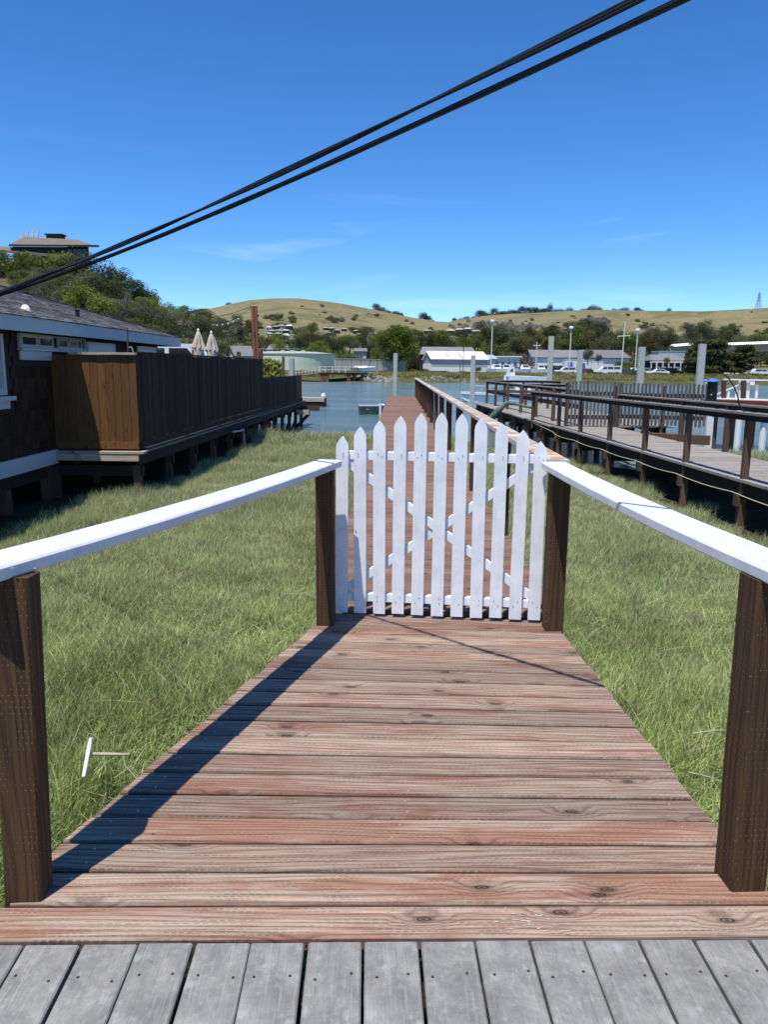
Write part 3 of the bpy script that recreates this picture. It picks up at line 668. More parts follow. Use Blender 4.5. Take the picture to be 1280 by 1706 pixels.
handrail('white topped handrail on brown posts along the left of the boardwalk', ext(lp, lq, 0.20), lq, [(-1.045, 1.968, 0.106, 0.088, R(4), 0.012, 0.05), (-0.402, 4.395, 0.104, 0.10, R(-3), 0, 0)], None)
rp, rq = (1.078, 2.16), (0.912, 4.41)
handrail('white topped handrail on brown posts along the right of the boardwalk', ext(rp, rq, 0.28), rq, [(1.048, 2.08, 0.108, 0.108, R(4), 0.0, 0.02), (0.938, 4.343, 0.104, 0.10, R(3), 0, 0)], None)

# ------------------------------------------------------------------ white picket gate
gp, gq = Vector((-0.322, 4.545, 0)), Vector((0.850, 4.442, 0)); gd = (gq-gp).normalized(); gn = Vector((gd.y, -gd.x, 0))     # gn faces the camera
gate = T('picket_gate', 'white arched picket gate with a crossed brace closing the boardwalk', 'gate', tuple(gp))
TOPS = [1.098, 1.155, 1.193, 1.221, 1.240, 1.245, 1.239, 1.216, 1.188, 1.152, 1.088]
for i in range(11):
    c = gp+gd*(1.176*i/10)+gd*rnd.uniform(-0.004, 0.004); w = 0.0365; h = TOPS[i]; b = 0.022+rnd.uniform(-0.003, 0.003)
    zz = h-0.062
    arc = [(w*(1-t**1.75), zz+0.066*t) for t in (0.18, 0.36, 0.54, 0.72, 0.87)]; poly = [(-w, b), (w, b), (w, zz)] + arc + [(0, zz+0.066)] + [(-x_, z_) for x_, z_ in arc[::-1]] + [(-w, zz)]
    lean = R(rnd.uniform(-0.35, 0.35)); dv = gd*math.cos(lean)+Vector((0, 0, -math.sin(lean))); up = gd*math.sin(lean)+Vector((0, 0, math.cos(lean)))
    o = part(MB().prism(poly, c+gn*0.010, dv, up, -gn*0.019), 'picket', M['white'], gate)
    nm = MB()
    for z in (1.0, 0.985, 0.13, 0.10):
        nm.box(tuple(c+gn*0.0115+gd*rnd.choice((-0.013, 0.012))+Vector((0, 0, z))), (0.004, 0.003, 0.004))
    k = part(nm, 'nail_head', M['screw'], o, root=gate)
for z in (0.988, 0.115):
    part(MB().bar(gp-gd*0.025-gn*0.030+Vector((0, 0, z)), gq+gd*0.03-gn*0.030+Vector((0, 0, z-0.004)), 0.038, 0.052, (0, 0, 1), 0.003), 'gate_rail', M['white'], gate)
part(MB().bar(gp+gd*0.02-gn*0.032+Vector((0, 0, 0.955)), gq-gd*0.02-gn*0.032+Vector((0, 0, 0.150)), 0.030, 0.052, (0, 0, 1), 0.003), 'brace', M['white'], gate)
part(MB().bar(gp+gd*0.02-gn*0.037+Vector((0, 0, 0.155)), gq-gd*0.02-gn*0.037+Vector((0, 0, 0.955)), 0.024, 0.052, (0, 0, 1), 0.003), 'brace', M['white'], gate)
for q_, sx_, lb in ((gq+gd*0.072-gn*0.01, 0.05, 'brown jamb board between the gate and its right hand post'),): tag(part(MB().bar((q_.x, q_.y, -0.02), (q_.x, q_.y, 0.93), 0.045, 0.09, (0, 1, 0), 0.004), 'gate_jamb', M['post']), lb, 'jamb board')
# ------------------------------------------------------------------ the long pier
pier = T('wooden_pier', 'long narrow red brown plank pier running out over the creek', 'pier', (0.3, 24, 0))
XL, XR, Y0, Y1 = -0.468, 1.04, 4.72, 42.3
mbp = MB().bar(((XL-XR)/2, 0, -0.019), ((XR-XL)/2, 0, -0.019), 0.140, 0.038, (0, 0, 1), 0.004); pmesh = mbp.mesh('plank', M['pier'])
npl = int((Y1-Y0)/0.1455); xm = (XL+XR)/2
for i in range(npl):
    link('plank', pmesh, pier, inv(pier, (xm+0.001*(i > 60)*0+rnd.uniform(-0.006, 0.006)+max(0, (i*0.1455-20))*0.0008, Y0+i*0.1455, rnd.uniform(-0.003, 0.003))), (R(rnd.uniform(-0.6, 0.6)), 0, R(rnd.uniform(-0.12, 0.12))))
mb = MB()
for x in (XL+0.06, XR-0.06, xm): mb.b2((x-0.04, 4.6, -0.24), (x+0.04, Y1, -0.041))
part(mb, 'stringer', M['joist'], pier)
y = 5.4
while y < Y1:
    for x in (XL+0.1, XR-0.1): part(MB().tube([(x, y, -2.6), (x, y, -0.30)], 0.10, 10), 'piling', M['pile_wood'], pier)
    part(MB().b2((XL, y-0.07, -0.36), (XR, y+0.07, -0.242)), 'crossbeam', M['joist'], pier)
    y += 3.6
prail = T('pier_railing', 'brown pier railing with an orange lichen covered white top board', 'railing', (1.0, 6.9, 0))
rx = lambda yy: 0.985+max(0, yy-12)*0.0026
part(MB().bar((0.945, 4.46, 0.985-0.02), (rx(42.4), 42.4, 0.985-0.02), 0.142, 0.04, (0, 0, 1), 0.004), 'rail', M['lichen'], prail)
y = 6.95
pb = MB().bar((0, 0, -0.30), (0, 0, 0.944), 0.10, 0.12, (0, 1, 0), 0.006).mesh('post', M['pier_post'])
while y < 42.5:
    link('post', pb, prail, inv(prail, (rx(y)+0.005, y, 0)), (0, 0, R(rnd.uniform(-2, 2)))); y += 2.44 if y > 9 else 2.6
mb = MB().bar((rx(6)+0.06, 4.6, 0.50), (rx(42)+0.06, 42.3, 0.50), 0.03, 0.03)
# ------------------------------------------------------------------ grey walkway on the right
wk = T('grey_walkway', 'grey plank walkway on dark timber legs right of the marsh', 'walkway', (6.0, 16, -0.15))
WZ = -0.15
def wl(y): return 4.78-(y-22.65)*0.0577        # left edge
def wr(y): return wl(y)+1.66
mbp = MB().bar((-0.86, 0, -0.019), (0.86, 0, -0.019), 0.138, 0.038, (0, 0, 1), 0.004); wmesh = mbp.mesh('deck_board', M['walk'])
y = 6.5; wa = math.atan(-0.0577)
while y < 23.2:
    c = (wl(y)+wr(y))/2
    link('deck_board', wmesh, wk, inv(wk, (c+rnd.uniform(-0.008, 0.008), y, WZ+rnd.uniform(-0.003, 0.003))), (0, 0, wa*-1+R(rnd.uniform(-0.2, 0.2)))); y += 0.1445
def wbar(name, m, off, z, w, h, ya, yb, parent=wk):
    return part(MB().bar((wl(ya)+off, ya, z), (wl(yb)+off, yb, z), w, h, (0, 0, 1), 0.004), name, m, parent)
wbar('stringer', M['joist'], 0.03, WZ-0.15, 0.06, 0.22, 6.5, 23.2); wbar('stringer', M['joist'], 1.63, WZ-0.15, 0.06, 0.22, 6.5, 23.2); wbar('stringer', M['joist'], 0.83, WZ-0.15, 0.06, 0.22, 6.5, 23.2)
wbar('edge_board', M['walk'], -0.035, WZ-0.012, 0.09, 0.05, 6.5, 23.2)
LEG_Y = [9.75, 11.86, 13.97, 15.97, 18.17, 20.5, 22.65]
for yy in LEG_Y:
    for off in (0.02, 1.62):
        part(MB().bar((wl(yy)+off, yy+0.05, -2.2), (wl(yy)+off, yy+0.05, WZ-0.30), 0.115, 0.115, (0, 1, 0), 0.006), 'leg', M['pile_wood'], wk)
    part(MB().b2((wl(yy)+0.085, yy-0.04, WZ-0.46), (wr(yy)+0.12, yy+0.12, WZ-0.28)), 'crossbeam', M['joist'], wk)
    part(MB().b2((wl(yy)-0.10, yy-0.02, WZ-0.42), (wl(yy)-0.04, yy+0.10, WZ-0.22)), 'cleat', M['walk_post'], wk)
def rail_thing(label, pts, zt, posts, post_w=0.10, mid=None, name='walkway_railing', rw=0.14, zb=WZ-0.25, tilt=0.0):
    zf = lambda yy: zt+tilt*(25.6-yy)
    t = T(name, label, 'railing', (pts[0][0], pts[0][1], WZ))
    for p, q in zip(pts[:-1], pts[1:]):
        zp, zq = zf(p[1]), zf(q[1])
        part(MB().bar((p[0], p[1], zp-0.02), (q[0], q[1], zq-0.02), rw, 0.04, (0, 0, 1), 0.004), 'rail', M['walk_rail'], t)
        part(MB().bar((p[0], p[1], zp-0.083), (q[0], q[1], zq-0.083), 0.05, 0.084, (0, 0, 1), 0.004), 'rail_board', M['joist'], t)
        if mid:
            part(MB().bar((p[0]+0.06, p[1], mid), (q[0]+0.06, q[1], mid), 0.04, 0.14, (0, 0, 1), 0.004), 'mid_rail', M['walk_post'], t)
    for x, y in posts:
        part(MB().bar((x, y, zb), (x, y, zf(y)-0.041), post_w, post_w*0.95, (0, 1, 0), 0.006), 'post', M['walk_post'], t)
    return t
near_posts = [(wl(v)-0.0, v) for v in LEG_Y] + [(4.50, 25.4)]
rail_thing('worn dark timber railing on the near side of the grey walkway', [(wl(6.5)-0.02, 6.5), (4.46, 25.6)], 0.80, near_posts, tilt=0.0062)
far_posts = [(wr(v)+0.02, v+0.05) for v in LEG_Y if v > 11]
rail_thing('dark timber railing on the far side of the grey walkway', [(wr(6.5)+0.03, 6.5), (wr(22.6)+0.03, 22.6)], 0.80, far_posts, tilt=0.005)

# platform at its end
pf = T('dock_platform', 'grey boarded platform at the end of the dark railed walkway', 'platform', (6.4, 30, WZ))
mbp = MB().bar((-1.9, 0, -0.02), (1.9, 0, -0.02), 0.19, 0.04, (0, 0, 1), 0.004); fm = mbp.mesh('deck_board', M['walk'])
y = 23.3
while y < 38:
    link('deck_board', fm, pf, inv(pf, (6.45-(y-24)*0.05+rnd.uniform(-0.02, 0.02), y, WZ+rnd.uniform(-0.004, 0.004))), (0, 0, 0.055)); y += 0.196
part(MB().bar((4.72, 23.3, WZ-0.14), (4.06, 38, WZ-0.14), 0.08, 0.2), 'stringer', M['joist'], pf); part(MB().bar((8.1, 23.3, WZ-0.14), (7.5, 38, WZ-0.14), 0.08, 0.2), 'stringer', M['joist'], pf)
for yy in (24.2, 26.4, 28.8, 31.2, 33.6, 36, 37.7):
    for off in (0.0, 1.7, 3.4):
        x = 4.68-(yy-23.3)*0.045+off
        part(MB().tube([(x, yy, -2.8), (x, yy, WZ-0.05)], 0.09 if yy < 30 else 0.11, 8), 'piling', M['pile_wood'], pf)
    x = 4.68-(yy-23.3)*0.045; part(MB().b2((x-0.2, yy-0.07, WZ-0.45), (x+3.6, yy+0.07, WZ-0.25)), 'crossbeam', M['joist'], pf)
rp_ = [(4.42, 37.7), (4.52, 35.2), (4.66, 32.4), (4.80, 29.8), (4.95, 27.4), (5.12, 25.2)]
rail_thing('dark timber railing with a mid rail along the platform edge facing the pier', [(4.40, 37.8), (5.35, 22.9)], 0.93, rp_, 0.11, 0.42)
rail_thing('dark timber railing across the outer end of the platform', [(4.40, 37.95), (8.0, 37.95)], 0.97, [(5.3, 37.95), (6.2, 37.95), (7.1, 37.95), (7.95, 37.95)], 0.11, 0.42, rw=0.3)
rail_thing('short dark railing in the middle of the platform behind the slats', [(5.55, 33.5), (7.4, 33.0)], 0.90, [(5.6, 33.5), (6.5, 33.25), (7.35, 33.0)], 0.10, 0.40)

# slatted screens
def screen(label, p, q, zb, zt, n, loc_posts):
    t = T('slatted_screen', label, 'fence', (p[0], p[1], WZ)); p, q = Vector((*p, 0)), Vector((*q, 0)); d = (q-p).normalized(); nn = Vector((d.y, -d.x, 0))
    L_ = (q-p).length; w = L_/n*0.62; sm_ = MB().bar((0, 0, zb), (0, 0, zt), w, 0.02, (0, 1, 0)).mesh('slat', M['slat']); rz = math.atan2(d.y, d.x)
    for i in range(n):
        c = p+d*(L_*(i+0.5)/n)+nn*0.03; link('slat', sm_, t, inv(t, (c.x, c.y, rnd.uniform(-0.02, 0.02))), (0, R(rnd.uniform(-0.5, 0.5)), rz))
    for z in (zb+0.25, zb+(zt-zb)*0.72):
        part(MB().bar(p+Vector((0, 0, z)), q+Vector((0, 0, z)), 0.035, 0.12), 'cross_rail', M['joist'], t)
    for f in loc_posts:
        c = p+d*L_*f-nn*0.06; part(MB().bar((c.x, c.y, zb-0.3), (c.x, c.y, zt-0.06), 0.1, 0.1, (0, 1, 0)), 'post', M['walk_post'], t)
    return t
screen('tall grey slatted gate screen standing on the walkway', (5.02, 22.9), (6.52, 22.7), WZ+0.03, 1.17, 14, (0.02, 0.98))
screen('long grey slatted screen right of the tall slatted gate', (6.62, 23.4), (9.15, 22.6), WZ+0.03, 1.11, 24, (0.0, 0.5, 1.0))
t = tag(part(MB().bar((6.62, 22.2, -0.36), (8.75, 21.5, -0.40), 0.16, 0.26, (0, 0, 1), 0.01), 'timber_beam', M['pile_wood']), 'thick brown beam lying below the long slatted screen', 'beam')
tag(part(MB().bar((8.15, 21.65, -2.2), (8.15, 21.65, -0.53), 0.2, 0.2, (0, 1, 0)), 'timber_pile', M['pile_wood']), 'short dark pile carrying the end of the thick brown beam', 'pile')

# rope swagged along the near side of the walkway
pts = []
for k, (a, b) in enumerate(zip(LEG_Y[:-1], LEG_Y[1:])):
    for j in range(6):
        f = j/6; yy = a+(b-a)*f; pts.append((wl(yy)-0.17, yy, -0.34-0.03*math.sin(math.pi*f)))
pts.append((wl(22.65)-0.16, 22.65, -0.30)); pts.append((4.45, 25.0, -0.2)); pts.insert(0, (wl(7)-0.17, 7.0, -0.34))
tag(part(MB().tube(pts, 0.0075, 6), 'dock_rope', M['rope'], smooth=True), 'thin pale yellow rope strung along the near side of the grey walkway', 'rope')
# faded green canvas hose
pts = [at(815, 700, 27.0), at(822, 692, 27.0), at(832, 683, 27.0), at(840, 675, 27.0), at(846, 671, 27.1), at(855, 672, 27.0), at(868, 675, 26.5), at(885, 679, 25.8)]
tag(part(MB().tube([tuple(p) for p in pts], [0.09, 0.10, 0.10, 0.09, 0.08, 0.06, 0.045, 0.04], 10), 'canvas_hose', M['green_hose'], smooth=True), 'faded green canvas hose drooping off the corner of the platform', 'hose')
# black canister with blue cap
c = at(1186, 668, 21.9); t = T('dock_canister', 'black canister with a blue domed cap on a white post behind the railing', 'canister', (c.x, c.y, c.z-0.42))
part(MB().b2((c.x-0.09, c.y-0.06, c.z-1.5), (c.x+0.09, c.y+0.06, c.z-0.002)), 'post', M['offwhite'], t)
part(MB().lathe([(0.0, 0), (0.20, 0), (0.20, 0.035), (0.14, 0.05), (0.14, 0.52), (0.0, 0.52)], tuple(c), 18), 'body', M['black'], t, smooth=False)
part(MB().lathe([(0.0, 0.522), (0.20, 0.522), (0.215, 0.54), (0.13, 0.575), (0.10, 0.60), (0.06, 0.62), (0.0, 0.625)], tuple(c), 18), 'cap', M['blue_cap'], t, smooth=True)
part(MB().box((c.x-0.07, c.y-0.145, c.z+0.18), (0.03, 0.03, 0.04)), 'latch', M['steel'], t)
# bent rod
p0 = Vector((wl(12.0), 11.95, 0.84)); tip = at(1194, 619, 12.1)
pts = [p0+Vector((0, 0, -0.2)), p0]+[at(*q, 12.05) for q in ((1233, 676), (1230, 659), (1224, 644), (1217, 633), (1209, 625), (1201, 620), (1195, 619))]
tag(part(MB().tube([tuple(p) for p in pts], [0.014, 0.014, 0.012, 0.011, 0.010, 0.009, 0.008, 0.007, 0.007], 6), 'bent_rod', M['black'], smooth=True), 'thin black rod bending over from the top of the walkway railing', 'rod')
for px, s_ in ((1148, 'left yellow float hanging behind the long slatted screen'), (1154.5, 'middle yellow float of the three behind the slatted screen'), (1161, 'right yellow float of the three, nearest the blue capped canister')):
    c = at(px, 682, 24.3); tag(part(MB().lathe([(0.0, -0.09), (0.045, -0.08), (0.05, 0.0), (0.045, 0.08), (0.0, 0.09)], tuple(c), 10), 'yellow_float', M['yellow'], smooth=True), s_, 'float', 'yellow floats behind the screen')

# red brown neighbour dock with white gangway rails
rd = T('red_brown_dock', 'red brown timber dock with a pale deck beyond the walkway at right', 'dock', tuple(at(1240, 690, 27)))
a, b = at(1192, 664, 27), at(1420, 672, 25.5)
z0 = a.z
part(MB().bar((a.x, a.y, z0-0.15), (b.x, b.y, z0-0.2), 0.25, 0.24), 'fascia_beam', M['red_dock'], rd)
part(MB().bar((a.x, a.y+0.9, z0-0.03), (b.x, b.y+0.9, z0-0.08), 1.5, 0.05), 'deck_surface', M['stucco'], rd)
for px in (1198, 1228, 1262, 1300): c = at(px, 680, 27.1); part(MB().tube([(c.x, 27.3, -2.6), (c.x, 27.3, z0-0.25)], 0.10, 8), 'piling', M['pile_wood'], rd)
for px in (1232, 1274): c = at(px, 680, 26.7); part(MB().tube([(c.x, 26.6, -2.6), (c.x, 26.6, z0-0.30)], 0.11, 8), 'piling', M['offwhite'], rd)
for px in (1216, 1240, 1256): c = at(px, 677, 26.55); part(MB().b2((c.x-0.16, c.y-0.02, c.z-0.10), (c.x+0.16, c.y+0.03, c.z+0.06)), 'fender', M['red_dock'], rd)
gr_ = T('gangway_railing', 'white gangway railing with brown posts at the right edge', 'railing', tuple(at(1240, 664, 28)))
p, q = at(1206, 632, 28), at(1330, 634.5, 28); part(MB().bar(tuple(p), tuple(q), 0.07, 0.05), 'rail', M['offwhite'], gr_)
for px in (1207, 1240): a, b = at(px, 634, 27.95), at(px-1, 666, 27.95); part(MB().bar(tuple(b), tuple(a), 0.13, 0.13, (0, 1, 0)), 'post', M['pier_post'], gr_)
for px, pt, w in ((1234.5, 634, 0.10), (1247.5, 633, 0.11), (1262, 641, 0.09), (1215, 652, 0.07), (1228.5, 646, 0.06)): a, b = at(px, pt, 28.1), at(px-1.5, 664, 28.1); part(MB().bar(tuple(b), tuple(a), w, 0.06, (0, 1, 0)), 'upright', M['offwhite'], gr_)
part(MB().bar(tuple(at(1193, 658, 28.2)), tuple(at(1233, 641, 28.2)), 0.04, 0.05), 'brace', M['offwhite'], gr_)
part(MB().bar(tuple(at(1200, 662.5, 28.2)), tuple(at(1236, 664.5, 28.2)), 0.05, 0.10), 'toe_board', M['offwhite'], gr_)
a = at(1254, 638.5, 28); part(MB().box(tuple(a), (0.16, 0.06, 0.13)), 'sign_box', M['offwhite'], gr_)
# ------------------------------------------------------------------ brown house on stilts, left
hs_ = T('stilt_house', 'brown shingled house on stilts with a dark grey hip roof', 'house', (-8, 14, -0.3))
XW, XE, YA, YB = -6.30, -5.92, 5.0, 20.7
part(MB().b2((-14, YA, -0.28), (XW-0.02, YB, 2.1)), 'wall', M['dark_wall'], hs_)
part(MB().b2((XW-0.02, YA-0.02, -0.285), (XW+0.06, YB-6.6, -0.03)), 'base_trim', M['trim'], hs_)
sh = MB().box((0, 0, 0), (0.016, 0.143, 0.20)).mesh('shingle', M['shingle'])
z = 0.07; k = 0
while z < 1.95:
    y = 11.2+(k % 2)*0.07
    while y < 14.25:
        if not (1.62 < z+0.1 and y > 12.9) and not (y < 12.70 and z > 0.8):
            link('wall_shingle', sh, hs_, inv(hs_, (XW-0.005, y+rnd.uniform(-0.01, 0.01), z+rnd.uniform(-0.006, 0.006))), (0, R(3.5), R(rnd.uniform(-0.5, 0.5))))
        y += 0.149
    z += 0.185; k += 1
def window(y0, y1, z0, z1, panes, sill=True, fr=0.05, mat='offwhite', glass='pane'):
    x = XW
    f = MB(); f.b2((x, y0, z0), (x+0.05, y1, z0+fr)); f.b2((x, y0, z1-fr), (x+0.05, y1, z1)); f.b2((x, y0, z0+fr), (x+0.05, y0+fr, z1-fr)); f.b2((x, y1-fr, z0+fr), (x+0.05, y1, z1-fr))
    w = part(f, 'window', M[mat], hs_)
    for a, b in panes:
        s_ = MB(); e = 0.03
        for lo, hi in (((x-0.01, a, z0+fr), (x+0.03, a+e, z1-fr)), ((x-0.01, b-e, z0+fr), (x+0.03, b, z1-fr)), ((x-0.01, a+e, z0+fr), (x+0.03, b-e, z0+fr+e)), ((x-0.01, a+e, z1-fr-e), (x+0.03, b-e, z1-fr))): s_.b2(lo, hi)
        part(s_, 'sash', M[mat], w, root=hs_)
        part(MB().b2((x-0.008, a+e, z0+fr+e), (x+0.004, b-e, z1-fr-e)), 'pane', M[glass], w, root=hs_)
    return w
w = window(12.98, 15.75, 1.78, 2.02, [(13.08, 13.68), (13.72, 14.30), (14.5, 14.94), (14.98, 15.6)], True, 0.03, 'trim')
part(MB().b2((XW, 13.0, 1.58), (XW+0.03, 14.2, 1.735)), 'sill_apron', M['trim'], hs_); part(MB().b2((XW, 12.96, 1.738), (XW+0.09, 15.72, 1.775)), 'sill', M['trim'], hs_)
window(10.4, 12.42, 1.02, 1.98, [(10.5, 12.32)], True, 0.09, 'trim'); part(MB().b2((XW, 10.2, 0.93), (XW+0.10, 12.60, 1.0)), 'sill', M['trim'], hs_); part(MB().b2((XW, 10.3, 0.80), (XW+0.04, 12.50, 0.928)), 'sill_apron', M['trim'], hs_)
for a, b in ((15.85, 17.4), (18.95, 20.4)):
    w = window(a, b, 1.2, 1.97, [], False, 0.04, 'offwhite'); part(MB().b2((XW-0.01, a+0.04, 1.24), (XW+0.02, b-0.04, 1.93)), 'pane', M['offwhite'], w, root=hs_)
part(MB().b2((XE-0.02, YA-0.8, 2.02), (XE+0.02, 21.45, 2.25)), 'fascia', M['trim'], hs_)
part(MB().b2((-13, 21.43, 2.02), (XE-0.022, 21.47, 2.25)), 'fascia', M['trim'], hs_)
part(MB().b2((-13.9, YA-0.8, 2.06), (XE-0.022, 21.428, 2.10)), 'soffit', M['soffit'], hs_)
# hip roof: deck plus courses of tabs
sl = 0.31
rf = part(MB().add([(XE+0.03, 4.2, 2.252), (XE+0.03, 21.5, 2.252), (-9.6, 17.82, 2.252+3.7*sl), (-9.6, 4.2, 2.252+3.7*sl), (-13.3, 21.5, 2.252), (-13.3, 4.2, 2.252)], [(0, 1, 2, 3), (1, 4, 2), (4, 5, 3, 2)]), 'roof', M['roof_tab'], hs_)
mb = MB(); u = 0.0; k = 0
while u < 3.62:
    ymax = 21.5-u
    y = 8.0+(k % 2)*0.15
    while y < ymax-0.1:
        y1 = min(y+0.296+rnd.uniform(-0.03, 0.03), ymax); th = rnd.uniform(0.006, 0.014)
        x0, x1 = XE+0.05-u, XE+0.05-u-0.155; zz0, zz1 = 2.256+(u-0.02)*sl, 2.256+(u+0.135)*sl
        mb.add([(x0, y, zz0+0.004), (x0, y1, zz0+0.004), (x0, y1, zz0+0.004+th), (x0, y, zz0+0.004+th), (x1, y, zz1+0.003), (x1, y1, zz1+0.003)], [(0, 1, 2, 3), (3, 2, 5, 4)]); y = y1+0.006
    u += 0.135; k += 1
s_ = part(mb, 'roof_tabs', M['roof_tab'], rf, root=hs_); s_['kind'] = 'stuff'
mb = MB().bar((XE+0.02, 21.49, 2.27), (-9.6, 17.82, 2.27+3.7*sl), 0.22, 0.02); part(mb, 'hip_ridge', M['roof_tab'], rf, root=hs_)
def on_roof(px, py):
    q = ray(px, py); t_ = (2.252+sl*(XE+0.03)-EYE)/(q[2]+sl*q[0]); return Vector((q[0]*t_, q[1]*t_, EYE+q[2]*t_))
c = on_roof(42, 517); part(MB().lathe([(0.0, 0.10), (0.04, 0.09), (0.08, 0.03), (0.09, -0.05)], tuple(c), 12), 'roof_vent', M['offwhite'], rf, root=hs_, smooth=True)
c = on_roof(129, 529); part(MB().lathe([(0.045, -0.1), (0.045, 0.16), (0.0, 0.16)], tuple(c), 10), 'vent_pipe', M['black'], rf, root=hs_)
for yy in (6.5, 9.0, 11.3, 12.45, 14.0, 17, 20):
    for x in (-6.45, -9): part(MB().bar((x, yy, -1.6), (x, yy, -0.29), 0.16, 0.16, (0, 1, 0)), 'stilt', M['pile_wood'], hs_)
part(MB().b2((XE-0.5, YA, -0.52), (XE-0.42, 13.8, -0.29)), 'rim_joist', M['joist'], hs_)

# ------------------------------------------------------------------ house deck and its privacy fence
dk = T('house_deck', 'dark timber deck on piles carrying the tall brown fence', 'deck', (-5.6, 24, -0.1))
def fx(y): return -4.75+(y-14.2)*0.0125
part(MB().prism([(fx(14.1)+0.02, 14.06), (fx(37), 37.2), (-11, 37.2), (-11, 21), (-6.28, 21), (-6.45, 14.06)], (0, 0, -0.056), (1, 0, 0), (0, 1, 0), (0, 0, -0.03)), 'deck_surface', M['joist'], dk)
part(MB().bar((-6.45, 14.12, -0.075), (fx(14.1)+0.13, 14.12, -0.075), 0.24, 0.04), 'ledge_board', M['fence_cap'], dk)
part(MB().bar((-6.45, 14.03, -0.165), (fx(14.1)+0.03, 14.03, -0.165), 0.04, 0.125), 'skirt_board', M['fence_cap'], dk)
part(MB().bar((fx(14.1)+0.07, 14.0, -0.07), (fx(37)+0.1, 37.2, -0.09), 0.09, 0.03), 'edge_board', M['walk_rail'], dk)
part(MB().bar((fx(14.1)+0.0, 14.06, -0.20), (fx(37)+0.02, 37.2, -0.24), 0.06, 0.22), 'rim_joist', M['joist'], dk)
part(MB().bar((-5.9, 14.06, -0.20), (-5.8, 37.2, -0.24), 0.06, 0.22), 'rim_joist', M['joist'], dk)
y = 14.2
while y < 37.3:
    for off in (-0.06, -1.6):
        part(MB().bar((fx(y)+off, y, -2.6), (fx(y)+off, y, -0.32 if off > -1 else -0.35), 0.13, 0.13, (0, 1, 0)), 'pile', M['pile_wood'], dk)
    part(MB().b2((fx(y)-2.0, y-0.06, -0.52), (fx(y)+0.05, y+0.06, -0.325)), 'crossbeam', M['joist'], dk)
    y += 1.9
for a, b in ((27.5, 29.4), (31.3, 33.2), (33.2, 35.1)): part(MB().bar((fx(a)+0.02, a, -1.25), (fx(b)+0.02, b, -0.5), 0.05, 0.12), 'brace', M['joist'], dk)
part(MB().bar((fx(37)+0.02, 36.6, -0.42), (fx(37)+0.85, 36.5, -0.42), 0.2, 0.2), 'outrigger_beam', M['pier_post'], dk)
part(MB().bar((fx(35)+0.02, 35.0, -0.50), (fx(35)+0.60, 34.9, -0.50), 0.2, 0.2), 'outrigger_beam', M['fence_cap'], dk)
part(MB().bar((fx(35)+0.02, 35.0, -1.15), (fx(35)+0.55, 34.95, -0.6), 0.1, 0.14), 'brace', M['joist'], dk)
part(MB().tube([(fx(22)+0.1, 21.5, -0.3), (fx(22)+0.13, 22.4, -0.34), (fx(22)+0.13, 22.9, -0.34), (fx(22)+0.13, 22.95, -0.8)], 0.03, 6), 'drain_pipe', M['steel'], dk)
pf_ = T('privacy_fence', 'tall brown board fence, sunlit on its end panel, beside the house', 'fence', (fx(14.2), 14.2, 0))
bm = MB().bar((0, 0, 0.085), (0, 0, 1.69), 0.139, 0.022, (0, 1, 0), 0.004).mesh('fence_board', M['fence'])
x = -6.38
while x < fx(14.2)-0.02:
    link('fence_board', bm, pf_, inv(pf_, (x, 14.19+rnd.uniform(-0.003, 0.003), rnd.uniform(-0.004, 0.004))), (0, 0, R(rnd.uniform(-1.5, 1.5)))); x += 0.1425
part(MB().bar((-6.45, 14.165, 0.045), (fx(14.1)+0.01, 14.165, 0.045), 0.04, 0.13), 'kick_board', M['fence'], pf_)
part(MB().bar((-5.95, 14.185, 1.712), (fx(14.2)+0.02, 14.185, 1.712), 0.10, 0.04), 'cap_board', M['fence_cap'], pf_)
bm2 = MB().bar((0, 0, 0.03), (0, 0, 1.10), 0.139, 0.022, (0, 1, 0), 0.004).mesh('fence_board', M['fence'])
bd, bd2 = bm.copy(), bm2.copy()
for q_ in (bd, bd2): q_.materials[0] = M['fence_shaded']
y = 14.28
while y < 36.9:
    tall = y < 26.7
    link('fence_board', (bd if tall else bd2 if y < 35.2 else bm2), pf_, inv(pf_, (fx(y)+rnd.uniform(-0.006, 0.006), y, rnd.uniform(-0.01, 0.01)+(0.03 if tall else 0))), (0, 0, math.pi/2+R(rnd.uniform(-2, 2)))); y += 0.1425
part(MB().bar((fx(14.2)-0.0, 14.25, 1.735), (fx(26.7), 26.7, 1.745), 0.07, 0.035), 'cap_board', M['joist'], pf_)
part(MB().bar((fx(26.8), 26.75, 1.115), (fx(37), 36.95, 1.115), 0.07, 0.03), 'cap_board', M['joist'], pf_)
part(MB().bar((fx(14.2)+0.0, 14.25, 0.05), (fx(37), 36.95, 0.02), 0.05, 0.12), 'kick_board', M['joist'], pf_)
for y in (14.3, 17.5, 20.6, 23.7, 26.6, 30, 33.4, 36.8):
    part(MB().bar((fx(y)-0.08, y, -0.1), (fx(y)-0.08, y, 1.72 if y < 27 else 1.08), 0.09, 0.09, (0, 1, 0)), 'post', M['joist'], pf_)
